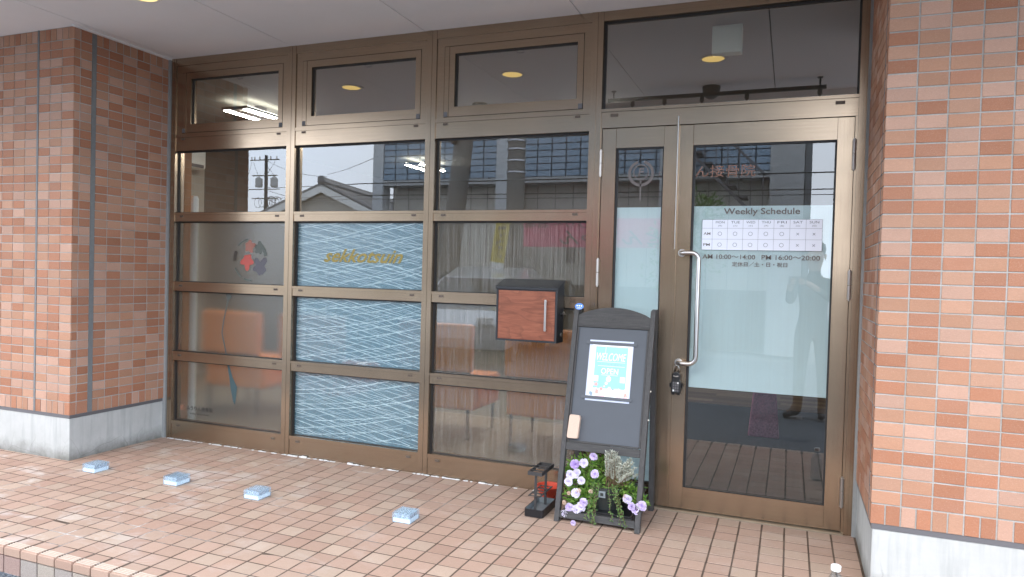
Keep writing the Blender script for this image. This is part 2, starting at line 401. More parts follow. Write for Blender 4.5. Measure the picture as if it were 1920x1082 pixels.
# ------------------------------------------------------------------ mesh helpers
class MB:
    def __init__(s): s.v = []; s.f = []; s.mi = []
    def add(s, vs, fs, mi=0):
        o = len(s.v); s.v += [tuple(v) for v in vs]; s.f += [tuple(i + o for i in f) for f in fs]; s.mi += [mi] * len(fs)
        return s
    def box(s, x0, x1, y0, y1, z0, z1, mi=0, mat=None):
        vs = [Vector(p) for p in ((x0, y0, z0), (x1, y0, z0), (x1, y1, z0), (x0, y1, z0), (x0, y0, z1), (x1, y0, z1), (x1, y1, z1), (x0, y1, z1))]
        if mat: vs = [mat @ v for v in vs]
        return s.add(vs, ((0, 3, 2, 1), (4, 5, 6, 7), (0, 1, 5, 4), (1, 2, 6, 5), (2, 3, 7, 6), (3, 0, 4, 7)), mi)
    def bar(s, a, b, w, h=None, up=(0, 0, 1), mi=0):
        a, b = Vector(a), Vector(b); d = (b - a); L = d.length; d.normalize()
        u = Vector(up)
        if abs(d.dot(u)) > .98: u = Vector((0, 1, 0))
        x = d.cross(u).normalized(); y = x.cross(d).normalized(); h = h or w
        vs = []
        for p in (a, b):
            for sx, sy in ((-1, -1), (1, -1), (1, 1), (-1, 1)): vs.append(p + x * sx * w / 2 + y * sy * h / 2)
        return s.add(vs, ((0, 1, 2, 3), (7, 6, 5, 4), (0, 4, 5, 1), (1, 5, 6, 2), (2, 6, 7, 3), (3, 7, 4, 0)), mi)
    def tube(s, pts, r, n=8, mi=0, cap=True):
        pts = [Vector(p) for p in pts]; rs = r if isinstance(r, (list, tuple)) else [r] * len(pts)
        vs = []; prev = None
        for i, p in enumerate(pts):
            d = (pts[min(i + 1, len(pts) - 1)] - pts[max(i - 1, 0)]).normalized()
            if prev is None:
                u = Vector((0, 0, 1)) if abs(d.z) < .9 else Vector((1, 0, 0)); x = d.cross(u).normalized()
            else: x = (prev - d * prev.dot(d)).normalized()
            prev = x; y = d.cross(x)
            for k in range(n):
                a = 2 * math.pi * k / n; vs.append(p + (x * math.cos(a) + y * math.sin(a)) * rs[i])
        fs = []
        for i in range(len(pts) - 1):
            for k in range(n):
                a, b = i * n + k, i * n + (k + 1) % n; fs.append((a, b, b + n, a + n))
        if cap: fs += [tuple(range(n - 1, -1, -1)), tuple(range((len(pts) - 1) * n, len(pts) * n))]
        return s.add(vs, fs, mi)
    def lathe(s, prof, c=(0, 0, 0), n=24, mi=0, sx=1, sy=1):
        vs = []
        for r, z in prof:
            for k in range(n):
                a = 2 * math.pi * k / n; vs.append((c[0] + r * math.cos(a) * sx, c[1] + r * math.sin(a) * sy, c[2] + z))
        fs = []
        for i in range(len(prof) - 1):
            for k in range(n):
                a, b = i * n + k, i * n + (k + 1) % n; fs.append((a, b, b + n, a + n))
        fs += [tuple(range(n - 1, -1, -1)), tuple(range((len(prof) - 1) * n, len(prof) * n))]
        return s.add(vs, fs, mi)
    def prism(s, pts, y0, y1, mi=0):          # polygon in x,z extruded along y
        n = len(pts)
        A = sum(pts[i][0] * pts[(i + 1) % n][1] - pts[(i + 1) % n][0] * pts[i][1] for i in range(n))
        if A < 0: pts = pts[::-1]
        vs = [(p[0], y0, p[1]) for p in pts] + [(p[0], y1, p[1]) for p in pts]
        fs = [tuple(range(n)), tuple(range(2 * n - 1, n - 1, -1))] + [((i + 1) % n, i, i + n, (i + 1) % n + n) for i in range(n)]
        return s.add(vs, fs, mi)
    def mesh(s, name, mats, smooth=False):
        me = bpy.data.meshes.new(name); me.from_pydata(s.v, [], s.f)
        for m in (mats if isinstance(mats, (list, tuple)) else [mats]): me.materials.append(m)
        for p, i in zip(me.polygons, s.mi): p.material_index = i; p.use_smooth = smooth
        me.update(); return me
    def build(s, name, mats, parent=None, bevel=0, seg=2, smooth=False, loc=None, **props):
        me = s.mesh(name, mats, smooth)
        if bevel:
            bm = bmesh.new(); bm.from_mesh(me)
            bmesh.ops.bevel(bm, geom=[e for e in bm.edges if len(e.link_faces) == 2 and e.calc_face_angle(0) > .5], offset=bevel, segments=seg, affect='EDGES', profile=.5, clamp_overlap=True)
            bm.to_mesh(me); bm.free()
            if seg > 1:
                for p in me.polygons: p.use_smooth = False
        return link(name, me, parent, loc, **props)
def link(name, me, parent=None, loc=None, **props):
    o = bpy.data.objects.new(name, me); col.objects.link(o)
    if parent: o.parent = parent; o.matrix_parent_inverse = Matrix.Translation(parent.location).inverted() if parent.rotation_euler.x == 0 and parent.rotation_euler.y == 0 and parent.rotation_euler.z == 0 else parent.matrix_basis.inverted()
    if loc: o.location = loc
    for k, v in props.items(): o[k] = v
    return o
def thing(name, label, cat, loc=(0, 0, 0), group=None):
    o = bpy.data.objects.new(name, None); col.objects.link(o); o.location = loc; o.empty_display_size = .1
    o['label'] = label; o['category'] = cat
    if group: o['group'] = group
    return o
def tag(o, label=None, cat=None, group=None, kind=None):
    if label: o['label'] = label
    if cat: o['category'] = cat
    if group: o['group'] = group
    if kind: o['kind'] = kind
    return o
def B(x0, x1, y0, y1, z0, z1): return MB().box(x0, x1, y0, y1, z0, z1)

def text_mesh(body, size=1.0, shear=0, offset=0, extrude=0.0, spacing=1.0):
    cu = bpy.data.curves.new('text', 'FONT'); cu.body = body; cu.size = size; cu.shear = shear; cu.offset = offset
    cu.extrude = extrude; cu.resolution_u = 3; cu.space_character = spacing
    ob = bpy.data.objects.new('text', cu); col.objects.link(ob)
    dg = bpy.context.evaluated_depsgraph_get(); dg.update()
    me = bpy.data.meshes.new_from_object(ob.evaluated_get(dg))
    bpy.data.objects.remove(ob); bpy.data.curves.remove(cu)
    return me
def text_fit(body, x0, x1, z0, z1, y, mat, parent, name, shear=0, offset=0.0, matrix=None, depth=.0006, **props):
    """lettering filling the rectangle x0..x1, z0..z1 in the plane y, read from -y"""
    me = text_mesh(body, 1.0, shear, offset, .01)
    if not me.vertices: return None
    xs = [v.co.x for v in me.vertices]; ys = [v.co.y for v in me.vertices]
    ax, bx, ay, by = min(xs), max(xs), min(ys), max(ys)
    for v in me.vertices:
        X = x0 + (v.co.x - ax) / (bx - ax) * (x1 - x0); Z = z0 + (v.co.y - ay) / (by - ay) * (z1 - z0)
        Y = y + (-v.co.z / .01) * depth / 2
        p = Vector((X, Y, Z)); v.co = matrix @ p if matrix else p
    me.materials.clear(); me.materials.append(mat)
    return link(name, me, parent, **props)
def ring_pts(cx, cz, r0, r1, a0, a1, n=24):
    o = [(cx + r1 * math.cos(R(a0 + (a1 - a0) * i / n)), cz + r1 * math.sin(R(a0 + (a1 - a0) * i / n))) for i in range(n + 1)]
    i_ = [(cx + r0 * math.cos(R(a0 + (a1 - a0) * i / n)), cz + r0 * math.sin(R(a0 + (a1 - a0) * i / n))) for i in range(n, -1, -1)]
    return o, i_
def add_ring(mb, cx, cz, r0, r1, a0, a1, y0, y1, n=24, mi=0):
    o, i_ = ring_pts(cx, cz, r0, r1, a0, a1, n); i_ = i_[::-1]
    for k in range(n): mb.prism([o[k], o[k + 1], i_[k + 1], i_[k]], y0, y1, mi)
    return mb

# ------------------------------------------------------------------ tiles
_tile_cache = {}
def tile_mesh(w_, h_, th=.006, ch=.0012, mat='brick', flat=False):
    if flat: ch = .0003
    key = (round(w_, 4), round(h_, 4), mat, flat)
    if key in _tile_cache: return _tile_cache[key]
    a, b = w_ / 2, h_ / 2
    if not flat:
        vs = [(-a, th, -b), (a, th, -b), (a, th, b), (-a, th, b), (-a, ch, -b), (a, ch, -b), (a, ch, b), (-a, ch, b),
              (-a + ch, 0, -b + ch), (a - ch, 0, -b + ch), (a - ch, 0, b - ch), (-a + ch, 0, b - ch)]
    else:
        vs = [(-a, -b, -th), (a, -b, -th), (a, b, -th), (-a, b, -th), (-a, -b, -ch), (a, -b, -ch), (a, b, -ch), (-a, b, -ch),
              (-a + ch, -b + ch, 0), (a - ch, -b + ch, 0), (a - ch, b - ch, 0), (-a + ch, b - ch, 0)]
    fs = [(8, 9, 10, 11)] + [(4 + i, 4 + (i + 1) % 4, 8 + (i + 1) % 4, 8 + i) for i in range(4)] + [(i, (i + 1) % 4, 4 + (i + 1) % 4, 4 + i) for i in range(4)]
    me = bpy.data.meshes.new(mat + '_tile'); me.from_pydata(vs, [], fs); me.materials.append(M[mat]); me.update()
    _tile_cache[key] = me; return me
def lay_tiles(items, parent, name, limit=300, flat=False, mat='brick'):
    """items: (cx, cy, cz, w, h, rotz). The ones that show largest become parts, the rest one joined part."""
    ranked = []
    for it in items:
        cx, cy, cz, w_, h_, rz = it
        if flat: cs = [(cx + sx * w_ / 2, cy + sy * h_ / 2, cz) for sx, sy in ((-1, -1), (1, -1), (1, 1), (-1, 1))]
        else:
            ux, uy = math.cos(rz), math.sin(rz)
            cs = [(cx + sx * w_ / 2 * ux, cy + sx * w_ / 2 * uy, cz + sz * h_ / 2) for sx, sz in ((-1, -1), (1, -1), (1, 1), (-1, 1))]
        ps = [project(c) for c in cs]
        area = 0
        if all(ps):
            inside = any(-5 < p[0] < 1925 and -5 < p[1] < 1087 for p in ps)
            area = abs(sum(ps[i][0] * ps[(i + 1) % 4][1] - ps[(i + 1) % 4][0] * ps[i][1] for i in range(4))) / 2 if inside else 0
        ranked.append((area, it))
    ranked.sort(key=lambda t: -t[0])
    rest = MB(); k = 0
    for area, (cx, cy, cz, w_, h_, rz) in ranked:
        me = tile_mesh(w_, h_, mat=mat, flat=flat)
        if flat: rot = Euler((rnd.gauss(0, .0018), rnd.gauss(0, .0018), rnd.gauss(0, .003)))
        else: rot = Euler((rnd.gauss(0, .002), rnd.gauss(0, .002), rz + rnd.gauss(0, .002)))
        lo = Vector((cx, cy, cz)) + (Vector((rnd.gauss(0, .0003), rnd.gauss(0, .0003), rnd.gauss(0, .00025))) if flat else Vector((0, 0, rnd.gauss(0, .0003))))
        if k < limit and area > 0:
            o = bpy.data.objects.new(name, me); col.objects.link(o); o.parent = parent
            o.location = lo; o.rotation_euler = rot; k += 1
        else:
            mt = Matrix.LocRotScale(lo, rot, None)
            rest.add([mt @ v.co for v in me.vertices], [tuple(p.vertices) for p in me.polygons])
    if rest.v:
        link(name.replace('tile', 'tiling') if 'tile' in name else name + '_field', rest.mesh(name, M[mat]), parent, kind='stuff')

# ------------------------------------------------------------------ ground and patio
ST_EDGE, ST_LOW = -.115, -.20
g = MB()
xs_ = [-300, -40, -4.3, 4.4, 40, 300]
g.add([(-300, -1.62, ST_EDGE), (300, -1.62, ST_EDGE), (300, -3.5, ST_LOW), (-300, -3.5, ST_LOW), (300, -9.2, ST_LOW - .02), (-300, -9.2, ST_LOW - .02)],
      [(3, 2, 1, 0), (5, 4, 2, 3)])
road = g.build('road', M['asphalt']); tag(road, kind='structure')
g = MB(); g.add([(-600, -600, -.26), (600, -600, -.26), (600, 600, -.26), (-600, 600, -.26)], [(0, 1, 2, 3)])
tag(g.build('ground', M['earth']), kind='structure')

patio = MB()
SL = .005
PX, PY, X_ANCH, Y_ANCH, YEDGE = .0988, .0957, 2.1586, -.018, -1.645
patio.add([(-4.6, YEDGE + .02, -.0007 + SL * YEDGE), (4.6, YEDGE + .02, -.0007 + SL * YEDGE), (4.6, .16, -.0006), (-4.6, .16, -.0006),
           (-4.6, YEDGE + .02, -.25), (4.6, YEDGE + .02, -.25), (4.6, .16, -.25), (-4.6, .16, -.25)],
          [(0, 1, 2, 3), (4, 5, 1, 0), (5, 6, 2, 1), (6, 7, 3, 2), (7, 4, 0, 3)])
patio_o = patio.build('patio', M['floor_grout']); tag(patio_o, kind='structure')
items = []
c0 = int(math.floor((-4.5 - X_ANCH) / PX)); c1 = int(math.ceil((4.5 - X_ANCH) / PX))
LPX, LPY, RPX, RPY = -1.924, -.680, 2.2565, -.635
for c in range(c0, c1):
    xa = X_ANCH + c * PX; xm = xa + PX / 2
    for r_ in range(-1, 16):
        y1 = Y_ANCH - r_ * PY; y0 = y1 - PY; ym = (y0 + y1) / 2
        if r_ == -1: y0 = Y_ANCH; y1 = .02; ym = (y0 + y1) / 2
        if xa + PX < LPX and y0 > LPY: continue
        if xa > RPX and y0 > RPY: continue
        items.append((xm, ym, SL * ym, PX - .0078, (y1 - y0) - .0072, 0))
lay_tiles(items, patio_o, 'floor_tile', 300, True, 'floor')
# nosing tiles with four anti-slip ribs, and riser tiles below
YN = Y_ANCH - 16 * PY
def nosing():
    m = MB(); a = (PX - .0075) / 2; y0, y1 = YEDGE - .004, YN - .0025
    m.box(-a, a, y0, y1, -.034, 0)
    for k in range(4):
        yy = y0 + .010 + k * .0105; m.box(-a + .003, a - .003, yy, yy + .005, -.001, .0016, 1)
    return m
nmesh = nosing().mesh('nosing', [M['floor'], M['rib']])
bm = bmesh.new(); bm.from_mesh(nmesh)
bmesh.ops.bevel(bm, geom=[e for e in bm.edges if e.calc_length() > .08 and abs(e.verts[0].co.y - (YEDGE - .004)) < 1e-4 and e.verts[0].co.z > -.002 and e.verts[1].co.z > -.002], offset=.004, segments=3, affect='EDGES')
bm.to_mesh(nmesh); bm.free()
rmesh = MB().box(-(PX - .0075) / 2, (PX - .0075) / 2, YEDGE - .003, YEDGE + .021, -.139, -.0395).mesh('riser', M['riser'])
for c in range(c0, c1):
    xm = X_ANCH + (c + .5) * PX
    for nm, me in (('nosing_tile', nmesh), ('riser_tile', rmesh)):
        o = bpy.data.objects.new(nm, me); col.objects.link(o); o.parent = patio_o; o.location = (xm, 0, SL * YEDGE)
# mortar crumbs where the frame meets the patio
mc = MB()
for i in range(230):
    x = rnd.uniform(-1.9, 2.2); s_ = rnd.uniform(.002, .006) * (1.8 if rnd.random() < .08 else 1)
    if rnd.random() < .5 and x > .3: continue
    mc.box(x - s_ * rnd.uniform(.6, 3), x + s_ * rnd.uniform(.6, 3), -.013 - s_ * .7, -.008, -.001, s_ * rnd.uniform(.3, 1))
mc.build('mortar_crumbs', M['mortar'], patio_o, kind='stuff')

# ------------------------------------------------------------------ pillars
ZB, ZS0, ZS1, ZT = .2634, .3388, 2.4390, 2.512
ROWS = 41; PZ = (ZS1 - ZS0) / ROWS; GJ = .0052
def pillar(side):
    if side < 0:
        t = thing('brick_tiled_pillar', 'wide wall pillar of pinkish brick tiles at the left of the shopfront, concrete base', 'pillar', (LPX, LPY, 0))
        cx, fy = LPX, LPY
        fcols = []; x = cx
        fcols.append((x - .0955, x)); x -= .0955
        for i in range(2): fcols.append((x - .0975, x)); x -= .0975
        strip_front = (x - .013, x); x -= .013
        for i in range(14): fcols.append((x - .1003, x)); x -= .1003
        xe = x
    else:
        t = thing('brick_tiled_pillar', 'wall pillar of pinkish brick tiles to the right of the door, pale painted base', 'pillar', (RPX, RPY, 0))
        cx, fy = RPX, RPY
        fcols = []; x = cx
        fcols.append((x, x + .0985)); x += .0985
        for i in range(17): fcols.append((x, x + .1003)); x += .1003
        xe = x; strip_front = None
    # return wall columns, given by y
    if side < 0:
        rc = [(-.680, -.637), (-.637, -.564)]; strip = (-.564, -.537)
        ys = [-.537, -.452, -.3535, -.2554, -.1565, -.0589, .0]
    else:
        rc = [(-.635, -.590), (-.590, -.566)]; strip = (-.566, -.560)
        ys = [-.560, -.4605, -.361, -.2615, -.162, -.0625, .0]
    rc += list(zip(ys[:-1], ys[1:]))
    items = []
    def column(a, b, put, first=False):
        for r_ in range(ROWS): put((a + b) / 2, b - a - GJ, ZS0 + (r_ + .5) * PZ, PZ - GJ)
        halves = [(a, b)] if b - a < .075 else [(a, (a + b) / 2), ((a + b) / 2, b)]
        for h0, h1 in halves:
            put((h0 + h1) / 2, h1 - h0 - GJ, (ZB + ZS0) / 2 - .001, ZS0 - ZB - .004)
            put((h0 + h1) / 2, h1 - h0 - GJ, (ZS1 + ZT) / 2, ZT - ZS1 - .006)
    for i, (a, b) in enumerate(fcols):
        if i == 0:
            if side < 0: b += GJ / 2
            else: a -= GJ / 2
        column(a, b, lambda m, w_, z, h: items.append((m, fy, z, w_, h, 0)))
    for i, (a, b) in enumerate(rc):
        a2 = a + (.0035 if i == 0 else 0)
        column(a2, b, lambda m, w_, z, h: items.append((cx, m, z, w_, h, math.pi / 2 if side < 0 else -math.pi / 2)))
    lay_tiles([(x_ - cx, y_ - fy, z_, w_, h_, r_) for x_, y_, z_, w_, h_, r_ in items] if False else items, t, 'brick_tile', 300)
    for o in t.children: pass
    x0, x1 = (xe, cx) if side < 0 else (cx, xe)
    # core behind the tiles (grout face 3 mm back)
    core = B(x0, x1 - .003, fy + .003, .12, ZB, 2.53) if side < 0 else B(x0 + .003, x1, fy + .003, .12, ZB, 2.53)
    core.build('grout_core', M['wall_grout'], t)
    base = B(x0, x1 - .007, fy + .007, .12, -.03, .243) if side < 0 else B(x0 + .007, x1, fy + .007, .12, -.03, .243)
    base.build('concrete_base', M['concrete'], t, bevel=.004)
    fl = B(x0, x1 - .004, fy + .004, .12, .2435, .2632) if side < 0 else B(x0 + .004, x1, fy + .004, .12, .2435, .2632)
    fl.build('drip_joint', M['flash'], t)
    if side < 0:
        B(cx - .012, cx + .0015, strip[0], strip[1], ZB, ZT).build('sealant_joint', M['sealant'], t)
        B(strip_front[0], strip_front[1], fy - .0012, fy + .01, ZB, ZT).build('sealant_joint', M['sealant'], t)
        B(cx - .01, cx + .018, -.016, .02, 0, ZT).build('sealant_edge', M['sealant_pale'], t, label='pale grey sealant bead against the window frame')
    else:
        B(cx - .0008, cx + .012, strip[0], strip[1], ZB, ZT).build('sealant_joint', M['sealant'], t)
        B(cx - .0105, cx + .01, -.016, .02, 0, ZT).build('sealant_edge', M['sealant_pale'], t)
    return t
for s_ in (-1, 1):
    t = pillar(s_)
    # tiles were placed in world space: keep them there under the thing's own origin
    for o in t.children:
        if o.name.startswith('brick_tile'): o.location = Vector(o.location) - t.location
    for o in t.children:
        if o.name.startswith('brick_til') and o.data.vertices and len(o.data.vertices) > 20:
            o.matrix_parent_inverse = Matrix.Translation(t.location).inverted(); o.location = (0, 0, 0)

# ------------------------------------------------------------------ soffit
soff = thing('soffit', 'white board soffit with thin joints above the patio', 'ceiling', (0, -.9, 2.512))
soff['kind'] = 'structure'; del soff['category']
SY = -1.85
jx = [-4.6, -3.69, -2.77, -1.85, -.938, -.018, .891, 1.805, 2.72, 3.6, 4.6]
for a, b in zip(jx[:-1], jx[1:]):
    B(a + .0028, b - .0028, SY, .05, 2.512, 2.524).build('soffit_board', M['soffit'], soff)
B(-4.6, 4.6, SY, .05, 2.527, 2.60).build('soffit_backing', M['gasket'], soff)
B(-4.6, 4.6, SY - .03, SY - .002, 2.47, 2.95).build('fascia', M['soffit'], soff)
B(LPX, LPX + .022, -.70, -.0, 2.5045, 2.5115).build('ceiling_trim', M['soffit'], soff)
tag(B(-4.6, 4.6, SY + .01, 7.0, 2.61, 3.4).build('light_seal_slab', M['greywall']), kind='structure')  # unseen slab added over room and soffit to stop light leaking in

# ------------------------------------------------------------------ downlights
def downlight(x, label):
    t = thing('downlight', label, 'downlight', (x, -.895, 2.512), 'round warm downlights in the soffit')
    # ring trim as an open ring
    r = MB(); n = 36
    prof = [(.066, .0), (.068, -.005), (.082, -.006), (.087, -.0003)]
    for i in range(len(prof) - 1):
        for k in range(n):
            a0, a1 = 2 * math.pi * k / n, 2 * math.pi * (k + 1) / n
            (r0, z0), (r1, z1) = prof[i], prof[i + 1]
            r.add([(x + r0 * math.cos(a0), -.895 + r0 * math.sin(a0), 2.512 + z0), (x + r0 * math.cos(a1), -.895 + r0 * math.sin(a1), 2.512 + z0),
                   (x + r1 * math.cos(a1), -.895 + r1 * math.sin(a1), 2.512 + z1), (x + r1 * math.cos(a0), -.895 + r1 * math.sin(a0), 2.512 + z1)], [(0, 1, 2, 3)])
    r.build('trim_ring', M['white'], t, smooth=True)
    MB().lathe([(.067, -.0022), (.045, -.0014), (.012, -.001)], (x, -.895, 2.512), 32).build('lens', M['warm'], t)
    return t
downlight(-1.148, 'round lit downlight nearest the left pillar, leftmost of three')
downlight(.142, 'middle one of three round lit downlights in the soffit, before the centre post')
downlight(1.462, 'round lit downlight in front of the entrance door')
MB().tube([(-1.06, -.872, 2.510), (-1.05, -.888, 2.507), (-1.046, -.905, 2.5045), (-1.05, -.915, 2.5035)], .0022, 6).build('ceiling_hook', M['black'])
tag(bpy.data.objects['ceiling_hook'], 'small bent black wire hook beside the leftmost downlight', 'hook')
# black rail, dome and box below the soffit: seen mirrored in the glass over the door
t = thing('hanging_rail', 'long black steel rail with pendant hooks mirrored in the glass above the door', 'rail', (1.4, -1.5, 2.45))
MB().box(.66, 2.13, -1.512, -1.488, 2.432, 2.456).build('bar', M['blackrail'], t)
for x in (.70, 2.09):
    MB().tube([(x, -1.5, 2.512), (x, -1.5, 2.456)], .006, 8).build('hanger', M['blackrail'], t)
    MB().lathe([(.018, 0), (.018, .005)], (x, -1.5, 2.506), 14).build('ceiling_plate', M['blackrail'], t)
for x in (.84, 1.07, 1.33, 1.63, 2.09):
    MB().lathe([(.004, -.05), (.008, -.042), (.009, -.036), (.015, -.034), (.015, 0)], (x, -1.5, 2.432), 12).build('pendant_hook', M['blackrail'], t)
def dome(x, y, label):
    t = thing('dome_lamp', label, 'dome lamp', (x, y, 2.512), 'black dome fittings under the soffit')
    MB().lathe([(.022, -.085), (.045, -.07), (.058, -.045), (.062, -.02), (.062, 0)], (x, y, 2.512), 28).build('shade', M['black'], t, smooth=True)
    MB().box(x - .022, x + .022, y - .064, y - .058, 2.475, 2.495).build('badge', M['white'], t)
dome(1.385, -1.56, 'black dome fitting over the middle of the rail mirrored above the door')
dome(-.42, -1.62, 'black dome fitting mirrored low in the small third top window')
t = thing('ceiling_box', 'cream white square box hanging inside the glass above the door', 'box', (1.575, .36, 2.5))
B(1.520, 1.672, .33, .40, 2.352, 2.498).build('body', M['whitebox'], t, bevel=.004)
B(1.530, 1.662, .326, .3295, 2.362, 2.49).build('cover', M['whitebox'], t, bevel=.001)

# ------------------------------------------------------------------ window wall
BAYS = [(-1.865, -.9624), (-.9024, 0.0), (.060, .9549)]
Z_ROW = [(1.5008, 1.9055), (1.0444, 1.4423), (.5824, .9841), (.1210, .5218)]
wall = thing('shopfront_window', 'bronze aluminium window wall of three bays beside the entrance door', 'window', (0, 0, 0))
def post(x0, x1, z0=-.004, z1=2.5115):
    m = MB(); w_ = x1 - x0
    m.box(x0, x0 + w_ * .52, -.007, .075, z0, z1); m.box(x0 + w_ * .52 + .0012, x1, -.0055, .075, z0, z1)
    m.box(x0 + w_ * .52, x0 + w_ * .52 + .0012, -.003, .07, z0, z1)
    return m.build('post', M['bronze_v'], wall)
post(-1.9014, -1.865); post(-.9624, -.9024); post(0, .060); post(.9549, 1.0169); post(2.2120, 2.2455)
def rail(x0, x1, z0, z1, caps=True, lip=.015):
    m = MB(); m.box(x0 + .0006, x1 - .0006, -.0005, .07, z0, z1 - lip - .0012)
    m.box(x0 + .0006, x1 - .0006, -.004, .07, z1 - lip, z1); m.box(x0 + .0006, x1 - .0006, .003, .068, z1 - lip - .0012, z1 - lip)
    o = m.build('rail', M['bronze_h'], wall)
    if caps:
        for x in (x0 + .062, x1 - .065):
            MB().box(x - .014, x + .014, -.0032, -.0002, z1 - lip - .0165, z1 - lip - .0045).box(x - .010, x + .008, -.0042, -.0030, z1 - lip - .013, z1 - lip - .008).build('drain_cap', M['cap'], o)
    return o
def gasket(x0, x1, z0, z1, y, par, w_=.007, d=.008, name='gasket'):
    m = MB()
    m.box(x0, x0 + w_ * 1.6, y - d, y, z0, z1); m.box(x1 - w_, x1, y - d, y, z0, z1)
    m.box(x0 + w_ * 1.6, x1 - w_, y - d, y, z0, z0 + w_ * .6); m.box(x0 + w_ * 1.6, x1 - w_, y - d, y, z1 - w_ * 1.3, z1)
    return m.build(name, M['gasket'], par)
def pane(x0, x1, z0, z1, y, par, mat='glass'):
    o = B(x0, x1, y, y + .005, z0, z1).build('glass_pane', M[mat], par); gasket(x0, x1, z0, z1, y - .0004, par); return o
def film(x0, x1, z0, z1, y, par, mat, name='window_film', **kw):
    return B(x0, x1, y + .0062, y + .0070, z0, z1).build(name, M[mat], par, **kw)
GY = .034
for bi, (x0, x1) in enumerate(BAYS):
    rail(x0, x1, 1.9055, 2.0130, lip=.020); rail(x0, x1, 1.4423, 1.5008); rail(x0, x1, .9841, 1.0444); rail(x0, x1, .5218, .5824)
    rail(x0, x1, -.004, .1210, lip=.022)
    B(x0 + .0006, x1 - .0006, -.0035, .07, 2.463, 2.5115).build('head_rail', M['bronze_h'], wall)
    for ri, (z0, z1) in enumerate(Z_ROW):
        pane(x0, x1, z0, z1, GY, wall, 'glass_streak' if (bi == 2 and ri > 0) else ('glass_film' if ri > 0 else 'glass'))
        if ri > 0:
            fm = film(x0 + .002, x1 - .002, z0 + .001, z1 - .001, GY, wall, ('film_grey', 'film_blue', 'film_brown')[bi])
            if bi == 1:
                hm = MB(); yy = GY + .0058
                for ang, dev, nl, wd0, lo_cv in ((9.5, 1.5, 13, .0019, .10), (-13, 1.5, 24, .0014, -.06), (-8.5, 1.5, 20, .0010, .05), (15, 1.5, 9, .0010, .08), (-17, 1.5, 10, .0009, 0)):
                    for k in range(nl):
                        sl = math.tan(R(ang + rnd.gauss(0, dev))); zc = z0 - .12 + (z1 - z0 + .24) * (k + rnd.uniform(.15, .85)) / nl; cv = lo_cv + rnd.uniform(-.03, .03)
                        wd = wd0 * rnd.uniform(.7, 1.25); xa = rnd.uniform(x0 + .003, x0 + .25) if rnd.random() < .25 else x0 + .003
                        xb = rnd.uniform(x1 - .3, x1 - .003) if rnd.random() < .25 else x1 - .003
                        prev = None
                        for i in range(13):
                            x = xa + (xb - xa) * i / 12; u = (x - (x0 + x1) / 2)
                            z = zc + sl * u + cv * u * u + rnd.gauss(0, .0012); wv = wd * rnd.uniform(.6, 1.15)
                            ok = z0 + .006 < z < z1 - .006
                            if ok and prev: hm.add([(prev[0], yy, prev[1] - prev[2]), (x, yy, z - wv), (x, yy, z + wv), (prev[0], yy, prev[1] + prev[2])], [(0, 1, 2, 3)])
                            prev = (x, z, wv / 2 * 1.0) if ok else None
                hm.build('hatch_pattern', M['hatch'], wall, kind='stuff')
# awning windows
for bi, (x0, x1) in enumerate(BAYS):
    fr = MB(); a, b_ = x0 + .001, x1 - .001; zb, zt = 2.0132, 2.4628
    sx0, sx1, sz0, sz1 = x0 + (.055 if bi == 0 else .050), x1 - .042, 2.024, 2.4125
    fr.box(a, sx0 - .003, .001, .06, zb, zt); fr.box(sx1 + .003, b_, .001, .06, zb, zt)
    fr.box(sx0 - .003, sx1 + .003, .001, .06, sz1 + .003, zt); fr.box(sx0 - .003, sx1 + .003, .001, .06, zb, sz0 - .003)
    aw = fr.build('awning_window', M['bronze_h'], wall)
    MB().box(sx0 - .003, sx1 + .003, .02, .06, sz0 - .003, sz0).box(sx0 - .003, sx0, .02, .06, sz0, sz1).box(sx1, sx1 + .003, .02, .06, sz0, sz1).box(sx0 - .003, sx1 + .003, .02, .06, sz1, sz1 + .003).build('seam', M['gasket'], aw)
    gx0, gx1, gz0, gz1 = sx0 + (.062 if bi else .068), sx1 - .033, 2.078, 2.372
    s2 = MB(); s2.box(sx0, sx0 + .027, -.001, .05, sz0, sz1); s2.box(sx0 + .028, gx0, .0015, .05, sz0, sz1)
    s2.box(gx1, sx1, .000, .05, sz0, sz1); s2.box(gx0, gx1, .0008, .05, sz0, gz0); s2.box(gx0, gx1, .0008, .05, gz1, sz1)
    s2.build('sash', M['bronze_h'], aw)
    B(gx0, gx1, .022, .027, gz0, gz1).build('glass_pane', M['glass_upper'], aw); gasket(gx0, gx1, gz0, gz1, .0216, aw, .006, .006)
    for cx_ in (sx0, sx1 - .022): B(cx_, cx_ + .022, -.003, -.0012, sz0, sz0 + .026).build('corner_cap', M['capgrey'], aw)
    hx = (gx0 + gx1) / 2 + .02
    MB().tube([(hx - .022, .034, gz1 - .004), (hx - .012, .036, gz1 - .018), (hx + .022, .036, gz1 - .018), (hx + .016, .034, gz1 - .004)], .0028, 6).build('latch', M['black'], aw)
